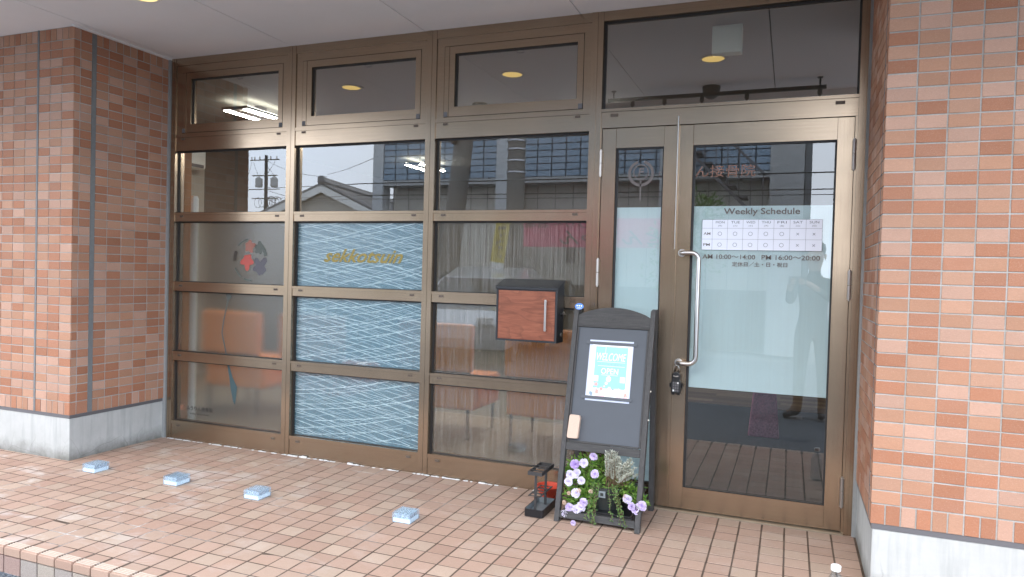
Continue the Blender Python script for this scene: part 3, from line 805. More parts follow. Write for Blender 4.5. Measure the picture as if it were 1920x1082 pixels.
# transom over the door
o = MB()
o.box(1.0175, 2.2114, -.0005, .07, 1.9165, 1.9970); o.box(1.0175, 2.2114, -.005, .07, 1.9982, 2.0135)
tr = o.build('door_transom', M['bronze_h'], wall)
for x in (1.085, 2.135): MB().box(x - .020, x + .020, -.003, -.0006, 1.972, 1.987).build('drain_cap', M['cap'], tr)
B(1.0175, 2.2114, -.0035, .07, 2.463, 2.5115).build('head_rail', M['bronze_h'], wall)
pane(1.0175, 2.2114, 2.0135, 2.463, .030, wall, 'glass_upper')
B(2.2008, 2.2118, .001, .07, 0, 1.916).build('door_jamb', M['bronze_v'], wall); B(1.0172, 1.0225, .001, .07, 0, 1.916).build('door_jamb', M['bronze_v'], wall)
B(1.0172, 2.2114, -.02, .10, -.004, .008).build('threshold', simple('brass_threshold', (.33, .27, .20), .5, .6), wall)
# door leaves
def leaf(x0, x1, st0, st1, label, name, zt=1.912):
    t = thing(name, label, 'door', (x0, 0, 0))
    for a, b_ in ((x0, st0), (st1, x1)): B(a, b_, .0, .04, .014, zt).build('stile', M['bronze_v'], t, bevel=.0012, seg=1)
    B(st0 + .0005, st1 - .0005, .0015, .04, 1.812, zt).build('top_rail', M['bronze_h'], t); B(st0 + .0005, st1 - .0005, .0015, .04, .014, .121).build('bottom_rail', M['bronze_h'], t)
    pane(st0, st1, .121, 1.812, .017, t, 'glass_door')
    return t
side = leaf(1.0255, 1.4095, 1.098, 1.341, 'narrow fixed bronze door leaf with frosted film left of the main door', 'side_door')
door = leaf(1.4150, 2.1990, 1.484, 2.128, 'bronze framed glass entrance door with weekly schedule and long steel handle', 'entrance_door')
film(1.0985, 1.3405, .1225, 1.511, .017, side, 'film_door', 'frosted_film')
film(1.4845, 2.1275, .6185, 1.514, .017, door, 'film_door', 'frosted_film')
def hinge(x, z0, z1, par):
    m = MB(); zm = (z0 + z1) / 2
    m.tube([(x, -.009, z0), (x, -.009, zm - .0015)], .0085, 12); m.tube([(x, -.009, zm + .0015), (x, -.009, z1)], .0085, 12)
    m.tube([(x, -.009, z0 - .006), (x, -.009, z0)], .004, 8); m.tube([(x, -.009, z1), (x, -.009, z1 + .006)], .004, 8)
    m.build('hinge', M['hinge'], par)
for z0, z1 in ((1.672, 1.800), (1.108, 1.244), (.13, .26)): hinge(1.0225, z0, z1, side)
for z0, z1 in ((1.674, 1.808), (1.080, 1.211), (.130, .262)): hinge(2.2000, z0, z1, door)
MB().box(1.4045, 1.4165, -.012, -.0005, .02, 1.915).build('astragal', M['bronze_v'], side)
B(1.4085, 1.4125, -.016, -.0125, 1.30, 1.955).build('flush_rod', M['steel'], side)
# pull handle
pts = [(1.462, .0, 1.283), (1.462, -.03, 1.2835)]
def arc(cx, cz, r, a0, a1, n=7): return [(cx + r * math.cos(R(a0 + (a1 - a0) * i / n)), -.045, cz + r * math.sin(R(a0 + (a1 - a0) * i / n))) for i in range(n + 1)]
hp = [(1.446, .0, 1.282), (1.447, -.028, 1.282), (1.453, -.041, 1.282), (1.464, -.045, 1.282)] + arc(1.497, 1.246, .036, 90, 0) + arc(1.497, .776, .036, 0, -90) + [(1.464, -.045, .740), (1.453, -.041, .740), (1.447, -.028, .740), (1.446, .0, .740)]
hd = MB().tube(hp, .0115, 14).build('pull_handle', M['steel'], door, smooth=True)
for z in (1.282, .740): MB().tube([(1.446, -.0005, z), (1.446, -.006, z)], .019, 18).build('rosette', M['steel'], hd)
# key safe shaped like a little figure hanging from the handle
ks = thing('key_safe', 'small black padlock key safe with white number buttons hanging under the door handle', 'key safe', (1.441, -.022, .65))
m = MB(); m.prism([(1.418, .598), (1.421, .590), (1.461, .590), (1.464, .598), (1.466, .640), (1.462, .652), (1.458, .656), (1.461, .668), (1.460, .683), (1.452, .694), (1.441, .697), (1.430, .694), (1.422, .683), (1.421, .668), (1.424, .656), (1.420, .652), (1.416, .640)], -.040, -.006)
m.build('body', M['black'], ks, bevel=.003, seg=2)
for a, b_ in ((1.409, 1.4155), (1.4665, 1.473)): B(a, b_, -.032, -.014, .618, .640).build('arm', M['black'], ks, bevel=.002, seg=1)
for a, b_ in ((1.420, 1.437), (1.445, 1.462)): B(a, b_, -.038, -.01, .583, .5895).build('foot', M['black'], ks, bevel=.002, seg=1)
for r_ in range(4):
    for c in range(3):
        B(1.4265 + c * .0105, 1.4345 + c * .0105, -.0425, -.0402, .600 + r_ * .0125, .609 + r_ * .0125).build('button', M['capgrey'] if (r_ + c) % 5 else M['white'], ks)
MB().tube([(1.430, -.02, .692), (1.430, -.024, .716), (1.436, -.024, .727), (1.446, -.024, .727), (1.452, -.024, .716), (1.452, -.02, .692)], .0035, 8).build('shackle', M['steel'], ks, smooth=True)
MB().tube([(1.429, -.0415, .676), (1.441, -.0445, .674), (1.453, -.0415, .676)], .003, 6).build('visor', M['steel'], ks)

# door print
TY = .0162
text_fit('Weekly Schedule', 1.637, 1.981, 1.464, 1.503, TY, M['lettering'], door, 'schedule_heading', offset=.010)
B(1.537, 2.080, .0153, .0164, 1.300, 1.4475).build('schedule_board', M['paper'], door)
gl = MB()
cols_ = [1.537, 1.586, 1.657, 1.728, 1.798, 1.868, 1.939, 2.009, 2.080]; rows_ = [1.300, 1.3525, 1.4055, 1.4475]
for x in cols_: gl.box(x - .0005, x + .0005, .0148, .01525, 1.300, 1.4475)
for z in rows_: gl.box(1.537, 2.080, .0146, .01475, z - .0005, z + .0005)
gl.build('schedule_grid', M['ink'], door)
for i, (d_, k_) in enumerate((('MON', '月'), ('TUE', '火'), ('WED', '水'), ('THU', '木'), ('FRI', '金'), ('SAT', '土'), ('SUN', '日'))):
    xc = (cols_[i + 1] + cols_[i + 2]) / 2
    text_fit(d_, xc - .0205, xc + .0205, 1.4290, 1.4400, .0147, M['ink'], door, 'day_name')
    text_fit('[' + k_ + ']', xc - .0085, xc + .0085, 1.4130, 1.4215, .0147, M['ink'], door, 'day_character')
    mk = MB()
    for zc in (1.379, 1.326):
        if i < 5: add_ring(mk, xc, zc, .0080, .0096, 0, 360, .0143, .0150, 24)
        else:
            for sgn in (1, -1): mk.bar((xc - .0055, .0147, zc - sgn * .0055), (xc + .0055, .0147, zc + sgn * .0055), .0018, .0006, up=(0, 1, 0))
    mk.build('open_mark' if i < 5 else 'closed_mark', M['ink'], door)
text_fit('AM', 1.545, 1.577, 1.373, 1.386, .0147, M['lettering'], door, 'row_name', offset=.005)
text_fit('PM', 1.545, 1.576, 1.319, 1.332, .0147, M['lettering'], door, 'row_name', offset=.005)
text_fit('AM 10:00～14:00', 1.543, 1.788, 1.2565, 1.2785, TY, M['lettering'], door, 'opening_hours', offset=.006)
text_fit('PM 16:00～20:00', 1.817, 2.074, 1.2565, 1.2785, TY, M['lettering'], door, 'opening_hours', offset=.006)
text_fit('定休日／土・日・祝日', 1.683, 1.933, 1.2215, 1.2440, TY, M['lettering'], door, 'closing_days', offset=.01)
text_fit('ん接骨院', 1.497, 1.776, 1.655, 1.714, TY, M['lettering_copper'], door, 'clinic_name')
text_fit('り', 1.316, 1.345, 1.655, 1.69, TY, M['lettering'], side, 'clinic_name')
lg = MB()
add_ring(lg, 1.2265, 1.682, .052, .066, 105, 435, .0155, .0163, 40)
add_ring(lg, 1.2265, 1.688, .034, .040, 0, 360, .0155, .0163, 32)
lg.box(1.2222, 1.2292, .0155, .0163, 1.546, 1.648)
lg.build('clinic_emblem', M['lettering'], side)
text_fit('F', 1.213, 1.243, 1.668, 1.710, TY, M['lettering'], side, 'emblem_character', offset=.03, shear=.1)

# decoration on the left bays
emb = MB(); cx_, cz_ = -1.258, 1.200
eb = thing('x', '', '') if False else None
def leafpoly(cx0, cz0, s, ang, spikes, mat, name):
    pts = []
    n = len(spikes)
    for i, L in enumerate(spikes):
        a = ang + 360 * i / n
        pts.append((cx0 + s * .52 * math.cos(R(a - 180 / n)), cz0 + s * .52 * math.sin(R(a - 180 / n))))
        pts.append((cx0 + s * L * .86 * math.cos(R(a - 78 / n)), cz0 + s * L * .86 * math.sin(R(a - 78 / n))))
        pts.append((cx0 + s * L * math.cos(R(a)), cz0 + s * L * math.sin(R(a))))
        pts.append((cx0 + s * L * .86 * math.cos(R(a + 78 / n)), cz0 + s * L * .86 * math.sin(R(a + 78 / n))))
    MB().prism(pts, .0333, .0338).build(name, mat, wall)
YE = (.0328, .0332)
ar = MB()
for a0, a1 in ((100, 138), (205, 240), (248, 275)): add_ring(ar, cx_, cz_, .126, .137, a0, a1, .0325, .0332, 12)
ar.build('emblem_arc', M['leaf_grey'], wall)
ar = MB(); add_ring(ar, cx_, cz_, .112, .138, 155, 184, .0325, .0332, 10); ar.build('emblem_arc', M['leaf_brown'], wall)
ar = MB(); add_ring(ar, cx_, cz_, .120, .137, -45, -28, .0325, .0332, 8); ar.build('emblem_arc', M['leaf_navy'], wall)
ar = MB(); add_ring(ar, cx_, cz_, .112, .136, 12, 62, .0325, .0332, 10); ar.build('emblem_arc', M['leaf_grey'], wall)
leafpoly(-1.268, 1.286, .055, 10, (1.0, .8, .7, .8, .9), M['leaf_pale_red'], 'maple_leaf_print')
leafpoly(-1.284, 1.196, .066, -90, (1.05, .85, .7, .6, .9), M['leaf_red'], 'maple_leaf_print')
leafpoly(-1.183, 1.152, .070, 50, (1.15, 1.0, .85, .75, .8), M['leaf_navy'], 'maple_leaf_print')
leafpoly(-1.192, 1.272, .052, 80, (.95, .8, .8, .8, .85), M['leaf_grey'], 'maple_leaf_print')
# cord and paper strip of a wind chime print, running over two panes
MB().prism([(-1.452, .975), (-1.425, .985), (-1.40, .96), (-1.43, .93), (-1.462, .80), (-1.475, .72), (-1.455, .66), (-1.440, .60), (-1.437, .585), (-1.443, .585), (-1.464, .655), (-1.483, .72), (-1.470, .80), (-1.44, .93)], .0325, .0331).build('wind_chime_cord_print', M['cord'], wall)
MB().prism([(-1.430, .516), (-1.414, .516), (-1.385, .440), (-1.348, .380), (-1.352, .322), (-1.362, .262), (-1.378, .285), (-1.400, .37), (-1.412, .44)], .0325, .0331).build('wind_chime_paper_print', M['teal'], wall)
add_ring(MB(), -1.80, .205, .017, .022, -80, 80, .0325, .0331, 12).build('round_emblem_print', M['lettering_copper'], wall)
MB().prism([(-1.81 + .015 * math.cos(R(a)), .205 + .018 * math.sin(R(a))) for a in range(0, 360, 24)], .0325, .0331).build('round_emblem_print', M['lettering_copper'], wall)
text_fit('ふうりん接骨院', -1.770, -1.545, .193, .222, .0328, M['lettering_dark'], wall, 'clinic_name_print', offset=.012)
text_fit('FURIN SEKKOTSUIN', -1.735, -1.575, .166, .174, .0328, M['lettering_dark'], wall, 'clinic_name_print')
text_fit('sekkotsuin', -.697, -.148, 1.197, 1.278, .0320, M['gold'], wall, 'gold_script_print', shear=.45, offset=.016)

# ------------------------------------------------------------------ mailbox
mb_ = thing('mailbox', 'charcoal wall mailbox with red-brown woodgrain door and slim silver handle', 'mailbox', (.68, -.06, .95))
X0, X1 = .510, .846
m = MB(); m.prism([], 0, 0) if False else None
bd = MB(); vs = []
prof = [(-.118, .806), (-.118, 1.080), (-.008, 1.112), (-.008, .806)]
m.add([(X0, y, z) for y, z in prof] + [(X1, y, z) for y, z in prof], [(0, 1, 2, 3), (7, 6, 5, 4), (0, 4, 5, 1), (1, 5, 6, 2), (2, 6, 7, 3), (3, 7, 4, 0)])
m.build('body', M['mailblack'], mb_)
m = MB(); prof = [(-.127, 1.076), (-.127, 1.0885), (-.005, 1.130), (-.005, 1.118)]
m.add([(X0 - .006, y, z) for y, z in prof] + [(X1 + .006, y, z) for y, z in prof], [(0, 1, 2, 3), (7, 6, 5, 4), (0, 4, 5, 1), (1, 5, 6, 2), (2, 6, 7, 3), (3, 7, 4, 0)])
m.build('sloping_lid', M['mailblack'], mb_, bevel=.0015, seg=1)
B(X0 + .011, X1 - .012, -.1215, -.1182, .816, 1.070).build('door_panel', M['woodfront'], mb_, bevel=.001, seg=1)
m = MB(); m.box(X0, X0 + .009, -.1225, -.1181, .806, 1.078); m.box(X1 - .010, X1, -.1225, -.1181, .806, 1.078); m.box(X0 + .009, X1 - .010, -.1225, -.1181, .806, .814)
m.build('door_surround', M['mailblack'], mb_)
B(.783, .793, -.142, -.132, .866, 1.028).build('handle', M['steel'], mb_, bevel=.002)
for z in (.876, 1.018): MB().tube([(.788, -.1215, z), (.788, -.133, z)], .0035, 8).build('handle_standoff', M['steel'], mb_)
MB().tube([(X1, -.055, .955), (X1 + .012, -.055, .955)], .012, 14).build('lock', M['black'], mb_); MB().tube([(X1 + .012, -.055, .955), (X1 + .020, -.055, .960)], [.007, .010], 10).build('lock_knob', M['hinge'], mb_)
MB().tube([(X1, -.045, .846), (X1 + .004, -.045, .846)], .011, 14).build('keyhole', M['hinge'], mb_)
for x in (X0 + .06, X1 - .06): B(x - .015, x + .015, -.008, -.0045, 1.0, 1.04).build('bracket', M['hinge'], mb_)
tg = MB(); tg.prism([(1.0, 1.0)], 0, 0) if False else None

# ------------------------------------------------------------------ A-frame blackboard
SB = Vector((0, -.400, -.002)); TOPY, TOPZ = -.150, 1.0
sl_ang = math.atan2(TOPY - SB.y, TOPZ)
MS = Matrix.Translation(SB) @ Matrix.Rotation(-sl_ang, 4, 'X')   # local: x world, z up the board, -y front
sign = thing('a_frame_sign', 'charcoal wooden A-frame blackboard with a turquoise welcome poster, plants on its low shelf', 'sign', (1.15, -.3, 0))
def SBx(name, mat, x0, x1, y0, y1, z0, z1, bevel=.0015, par=None, **kw):
    return MB().box(x0, x1, y0, y1, z0, z1, mat=MS).build(name, mat, par or sign, bevel=bevel, seg=1, **kw)
XL, XR = .946, 1.352
SBx('leg', M['char'], XL, XL + .024, 0, .030, 0, 1.025)
SBx('leg', M['char'], XR - .024, XR, 0, .030, 0, 1.028)
arch = [(XL + .0245, .944), (XR - .0245, .944)] + [(XR - .0245 - (XR - XL - .049) * i / 16, .994 + .044 * math.sin(math.pi * i / 16) ** .8) for i in range(17)]
m = MB().prism(arch, .006, .022); m.v = [tuple(MS @ Vector(v)) for v in m.v]; m.build('arched_header', M['char_h'], sign)
SBx('board', M['chalk'], XL + .026, XR - .026, .014, .020, .376, .9435, 0)
SBx('rim', M['char_h'], XL + .0245, XR - .0245, .006, .0135, .935, .9435)
SBx('rim', M['char'], XL + .0245, XL + .033, .006, .0135, .376, .9345); SBx('rim', M['char'], XR - .033, XR - .0245, .006, .0135, .376, .9345)
SBx('rim', M['char_h'], XL + .034, XR - .034, .006, .0135, .372, .381)
SBx('crossbar', M['char_h'], XL + .0245, XR - .0245, .002, .024, .334, .3715)
SBx('crossbar', M['char_h'], XL + .0245, XR - .0245, .002, .022, .020, .053)
text_fit('Natural wind', 1.035, 1.292, .966, .999, .0052, M['lettering_dark'], sign, 'carved_lettering', shear=.4, matrix=MS)
text_fit('Write a better future', 1.038, 1.290, .950, .966, .0052, M['lettering_dark'], sign, 'carved_lettering', matrix=MS)
# back legs, cross rails and low shelf
for x in (XL + .016, XR - .010):
    MB().bar((x, -.047, .0), (x, -.122, 1.0), .024, .034, up=(0, 1, 0)).build('back_leg', M['char'], sign)
MB().bar((XL + .03, -.056, .06), (XR - .03, -.056, .06), .018, .035).build('back_crossbar', M['char_h'], sign)
MB().bar((XL + .03, -.100, .63), (XR - .03, -.100, .63), .018, .035).build('back_crossbar', M['char_h'], sign)
MB().bar((XL + .03, -.120, .90), (XR - .03, -.120, .90), .018, .035).build('back_crossbar', M['char_h'], sign)
for k in range(4): MB().box(XL + .045, XR - .045, -.365 + k * .075, -.365 + k * .075 + .062, .040, .051).build('shelf_slat', M['char_h'], sign)
for x in (XL + .035, XR - .035): MB().box(x - .008, x + .008, -.375, -.06, .026, .0395).build('shelf_bearer', M['char'], sign)
for z in (.49, .62):
    MB().tube([(XR - .0015, -.40 + .25 * z + .012, z), (XR + .004, -.40 + .25 * z + .012, z)], .005, 8).build('bolt_head', M['steel'], sign)
# poster, magnets, eraser (they lie on the board)
po = thing('poster', 'turquoise WELCOME OPEN poster with flowers in a clear sleeve on the blackboard', 'poster', (1.15, -.2, .75))
def PB(name, mat, x0, x1, z0, z1, y, par=po, th=.0005, shear=0):
    mm = MB(); mm.box(x0, x1, y - th, y, z0, z1, mat=MS); return mm.build(name, mat, par)
PB('sleeve', M['plastic_sleeve'], 1.040, 1.256, .578, .874, .0135, th=.0008)
PB('paper', M['poster_white'], 1.053, 1.250, .590, .855, .0120)
PB('print', M['poster'], 1.073, 1.232, .640, .843, .0112)
text_fit('WELCOME', 1.080, 1.225, .775, .812, .0104, M['poster_white'], po, 'welcome_lettering', shear=.25, matrix=MS)
text_fit('TO OUR SHOP', 1.098, 1.210, .752, .762, .0104, M['poster_line'], po, 'small_lettering', matrix=MS)
text_fit('OPEN', 1.108, 1.192, .710, .738, .0104, M['poster_white'], po, 'open_lettering', matrix=MS)
m = MB()
for z, a, b_ in ((.768, 1.085, 1.222), (.7475, 1.09, 1.222), (.704, 1.11, 1.192)): m.box(a, b_, .0098, .0106, z, z + .0016, mat=MS)
m.box(1.122, 1.1235, .0098, .0106, .812, .842, mat=MS)
m.build('rule', M['poster_white'], po)
PB('picture_square', M['poster_cream'], 1.073, 1.097, .672, .700, .0104); PB('picture_square', M['poster_pink'], 1.204, 1.228, .672, .700, .0104)
m = MB().prism([(1.148 + .012 * math.cos(R(a)), .686 + .014 * math.sin(R(a))) for a in range(0, 360, 20)], .0098, .0106); m.v = [tuple(MS @ Vector(v)) for v in m.v]; m.build('round_picture', M['poster_white'], po)
fm = MB()
for k in range(95):
    x = rnd.uniform(1.057, 1.247); z = .594 + abs(rnd.gauss(0, .028)); z = min(z, .665 if 1.075 < x < 1.23 else .66)
    s_ = rnd.uniform(.005, .014); n = rnd.choice((5, 6, 8)); ph = rnd.uniform(0, 60); mi = rnd.choices((0, 1, 2, 3), (6, 4, 1.2, 1))[0]
    x = min(max(x, 1.053 + s_), 1.25 - s_); z = max(z, .590 + s_)
    pts = [(x + s_ * (1 if i % 2 else .55) * math.cos(R(ph + 180 * i / n)), z + s_ * (1 if i % 2 else .55) * math.sin(R(ph + 180 * i / n))) for i in range(2 * n)]
    yv = .0098 - k * .00001
    vsn = [tuple(MS @ Vector((p[0], yv, p[1]))) for p in pts]; fm.add([tuple(MS @ Vector((x, yv, z)))] + vsn, [(0, i + 1, (i + 1) % (2 * n) + 1) for i in range(2 * n)], mi)
fm.build('flower_print', [M['poster_white'], M['poster_pink'], M['poster_coral'], M['poster_line']], po, kind='stuff')
for z0, a, b_, lab in ((.851, 1.025, 1.272, 'grey magnet strip across the top of the welcome poster'), (.586, 1.022, 1.268, 'grey magnet strip across the bottom of the welcome poster')):
    o = MB().box(a, b_, .0065, .0088, z0, z0 + .0145, mat=MS).build('magnet_strip', M['tape'], None, bevel=.0006, seg=1); tag(o, lab, 'magnet strip', 'magnet strips holding the poster')
m = MB().prism([(.973, .395), (.979, .388), (1.022, .389), (1.028, .396), (1.031, .490), (1.026, .5005), (.983, .5015), (.977, .494)], -.012, .0135); m.v = [tuple(MS @ Vector(v)) for v in m.v]
tag(m.build('eraser', M['eraser'], None, bevel=.003), 'beige felt eraser standing at the lower left of the blackboard', 'eraser')
m = MB().prism([(.971 + .0225 * math.cos(R(a)), 1.035 + .0165 * math.sin(R(a))) for a in range(0, 360, 15)], -.003, -.0015); m.v = [tuple(MS @ Vector(v)) for v in m.v]
st_ = thing('sticker', 'oval blue sticker stuck on top of the sign post', 'sticker', tuple(MS @ Vector((.971, 0, 1.035))))
m.build('disc', M['blue_sticker'], st_)
m = MB()
for dx in (-.011, 0, .011): m.prism([(.971 + dx + .0035 * math.cos(R(a)), 1.038 + .0035 * math.sin(R(a))) for a in range(0, 360, 45)], -.0036, -.0031)
m.v = [tuple(MS @ Vector(v)) for v in m.v]; m.build('dot_print', M['poster_white'], st_)
text_fit('OPEN', .960, .982, 1.0235, 1.030, -.0034, M['poster_white'], st_, 'lettering', matrix=MS)

# ------------------------------------------------------------------ plants and pots on the shelf
def pot(cx, cy, z0, r0, r1, h, mat, label, name='flower_pot', extra=None):
    t = thing(name, label, 'flower pot', (cx, cy, z0))
    MB().lathe([(r0, 0), (r0 + .002, .004), (r1, h - .014), (r1 + .004, h - .012), (r1 + .004, h), (r1 - .003, h), (r1 - .005, h - .012), (r1 - .008, h - .018)], (cx, cy, z0), 32).build('body', mat, t, smooth=False)
    MB().lathe([(r1 - .006, h - .019), (.01, h - .012)], (cx, cy, z0), 24).build('soil', M['wood_dark'], t)
    return t
bigpot = pot(1.165, -.265, .052, .060, .085, .115, M['pot'], 'large dark grey pot with a square plate in the middle of the shelf')
B(1.148, 1.180, -.355, -.3495, .125, .155).build('plate', M['tray'], bigpot); B(1.157, 1.171, -.3565, -.3552, .133, .147).build('plate_mark', M['pot'], bigpot)
sp = pot(1.008, -.225, .052, .046, .052, .125, M['standblack'], 'black round pot with a magenta rim at the left end of the shelf')
MB().lathe([(.0545, 0), (.057, .003), (.057, .012), (.0545, .015)], (1.008, -.225, .145), 28).build('rim', M['magenta'], sp)
pot(1.275, -.205, .052, .045, .062, .10, M['pot'], 'dark round pot behind the right leg of the sign')
tray = B(1.10, 1.305, -.372, -.215, .0515, .060).build('pot_tray', M['standblack'], None, bevel=.002, seg=1); tag(tray, 'flat black tray under the pots on the sign shelf', 'tray')

def leafq(mb, p, d, n, L, W, mi=0):
    d = d.normalized(); s = d.cross(n); 
    if s.length < 1e-3: s = d.orthogonal()
    s.normalize(); up = s.cross(d)
    a = p; c = p + d * L + up * (-L * .12); m1 = p + d * L * .45 + s * W / 2 + up * L * .06; m2 = p + d * L * .45 - s * W / 2 + up * L * .06
    mb.add([a, m1, c, m2], [(0, 1, 2), (0, 2, 3)], mi)
def rv(s=1.0): return Vector((rnd.gauss(0, s), rnd.gauss(0, s), rnd.gauss(0, s)))
def foliage(centres, n, L, W, spread, flat=(1, .7, 1)):
    mb = MB()
    for _ in range(n):
        c, r = rnd.choice(centres); c = Vector(c)
        o = rv(); o.normalize(); o *= r * rnd.random() ** .45; o = Vector((o.x * flat[0], o.y * flat[1], o.z * flat[2])); p = c + o
        d = (o.normalized() + Vector((0, -.35, .25)) + rv(.5)); leafq(mb, p, d, rv(), rnd.uniform(.6, 1.2) * L, rnd.uniform(.7, 1.2) * W)
    return mb
pet = thing('petunia', 'double lilac petunia with bright green leaves spilling over the shelf', 'plant', (1.08, -.30, .15))
cs = [((1.02, -.27, .24), .05), ((1.07, -.27, .26), .055), ((1.12, -.27, .25), .05), ((1.03, -.31, .17), .05), ((1.08, -.30, .18), .06), ((1.02, -.33, .10), .045), ((1.06, -.33, .09), .05), ((1.12, -.29, .17), .05), ((1.00, -.29, .21), .03), ((1.09, -.33, .12), .04)]
foliage(cs, 1250, .026, .012, 1).build('foliage', M['leaf'], pet, kind='stuff')
cs2 = [((1.235, -.29, .20), .05), ((1.27, -.29, .17), .045), ((1.30, -.31, .14), .04), ((1.34, -.33, .125), .028), ((1.22, -.28, .23), .03)]
foliage(cs2, 420, .028, .013, 1).build('trailing_foliage', M['leaf'], pet, kind='stuff')
sm = MB()
for c, r in cs + cs2:
    base = Vector((1.09 if c[0] < 1.18 else 1.2, -.26, .14)); c = Vector(c)
    for k in range(3):
        e = c + rv(.02); sm.tube([base, (base + e) / 2 + Vector((0, -.01, .02)), e], .0014, 4)
sm.build('stems', M['green'], pet, kind='stuff')
def flower(c, r, mat, nm='flower'):
    mb = MB(); c = Vector(c); ax = Vector((rnd.gauss(.1, .25), -1, rnd.gauss(.25, .25))).normalized(); u = ax.orthogonal().normalized(); v_ = ax.cross(u)
    for ringi, (rr, tilt, n) in enumerate(((1.0, .15, 7), (.78, .55, 7), (.52, 1.0, 6), (.28, 1.4, 4))):
        for k in range(n):
            a = 2 * math.pi * (k + .5 * ringi) / n + rnd.uniform(-.2, .2)
            d = (u * math.cos(a) + v_ * math.sin(a)); s_ = ax.cross(d)
            L = r * rr * rnd.uniform(.85, 1.1); W = L * (.62 if ringi < 2 else .7)
            tip = d * math.cos(tilt) + ax * math.sin(tilt)
            p0 = c + ax * .001 * ringi
            p = [p0, p0 + tip * L * .55 + s_ * W * .8, p0 + tip * L * .95 + s_ * W * .55 + ax * rnd.uniform(-.1, .3) * r, p0 + tip * L + ax * rnd.uniform(-.1, .2) * r, p0 + tip * L * .95 - s_ * W * .55 + ax * rnd.uniform(-.1, .3) * r, p0 + tip * L * .55 - s_ * W * .8]
            mb.add(p, [(0, 1, 2, 3), (0, 3, 4, 5)])
    return mb.build(nm, mat, pet if nm == 'flower' else None)
fl = [(1.115, .308, 0), (1.025, .262, 2), (1.072, .274, 1), (1.039, .221, 1), (1.071, .199, 1), (1.122, .226, 0), (1.006, .186, 1), (1.006, .208, 1), (1.041, .133, 1), (1.014, .068, 0), (1.049, .057, 1), (.992, .033, 1), (1.081, .097, 0), (1.075, .075, 1), (1.290, .142, 1), (1.308, .112, 0), (1.325, .098, 0), (1.357, .121, 0)]
for x, z, k in fl:
    flower((x + rnd.uniform(-.003, .003), (-.372 if z < .2 else -.338) + rnd.uniform(-.008, .008), z), rnd.uniform(.020, .0245), (M['petal'], M['petalw'], M['petalv'])[k])
for x, z in ((1.008, .128), (1.276, .150), (1.113, .150), (1.055, .145), (.985, .08)): flower((x, -.365, z), .011, M['bud'])
# upright grey-green shrub
shr = thing('silver_shrub', 'upright grey-green woolly shrub, half dry, behind the petunia', 'plant', (1.20, -.24, .16))
mb = MB(); st2 = MB()
for k in range(64):
    bx = 1.178 + (k % 23) * .0062 + rnd.gauss(0, .006); base = Vector((1.205 + rnd.gauss(0, .02), -.30 + rnd.gauss(0, .015), .165))
    top = Vector((bx + rnd.gauss(0, .008), -.345 + rnd.gauss(0, .014), rnd.uniform(.28, .352)))
    if bx > 1.235: top.z = rnd.uniform(.24, .312)
    st2.tube([base, base.lerp(top, .5) + rv(.004), top], [.0016, .0013, .0008], 4)
    for i in range(58):
        f = rnd.uniform(.35, 1.0); p = base.lerp(top, f); d = Vector((rnd.gauss(0, 1), rnd.gauss(0, 1), .8 + rnd.random())); leafq(mb, p, d, rv(), rnd.uniform(.011, .018), .0050)
mb.build('needles', M['silver'], shr, kind='stuff'); st2.build('stems', M['drystem'], shr, kind='stuff')
# trailing thyme
thy = thing('creeping_thyme', 'fine-leaved green creeper trailing down the front of the large pot', 'plant', (1.17, -.33, .17))
mb = MB(); st3 = MB()
cs3 = [((1.15, -.30, .185), .045), ((1.19, -.30, .19), .045), ((1.12, -.31, .165), .035), ((1.22, -.30, .175), .035)]
for c, r in cs3:
    for i in range(105):
        o = rv(); o.normalize(); p = Vector(c) + o * r * rnd.random() ** .5; leafq(mb, p, o + Vector((0, -.3, .2)) + rv(.4), rv(), rnd.uniform(.007, .012), .0045)
for (xa, xb, zb) in ((1.125, 1.105, .035), (1.135, 1.13, .015), (1.14, 1.135, -.0), (1.15, 1.142, .02), (1.12, 1.115, .05), (1.11, 1.12, .04), (1.19, 1.225, .045), (1.205, 1.27, .03), (1.21, 1.285, .04), (1.22, 1.265, .07), (1.225, 1.29, .02)):
    p0 = Vector((xa, -.335, .185)); p1 = Vector((xa + (xb - xa) * .4, -.385, .14)); p2 = Vector((xb, -.395 - rnd.random() * .02, zb))
    prev = None; pp = []
    for i in range(14):
        f = i / 13; p = p0 * (1 - f) ** 2 + p1 * 2 * f * (1 - f) + p2 * f * f + rv(.0018); pp.append(p)
        for k in range(4): leafq(mb, p + rv(.003), Vector((rnd.gauss(0, 1), rnd.gauss(-.3, 1), rnd.gauss(0, .7))), rv(), rnd.uniform(.008, .012), .0062)
    st3.tube(pp, .0008, 4)
mb.build('leaves', M['thyme'], thy, kind='stuff'); st3.build('stems', M['drystem'], thy, kind='stuff')
o = flower((1.049, -.418, .010), .014, M['petal'], 'fallen_flower'); tag(o, 'single fallen lilac flower lying on the tiles before the sign', 'flower')

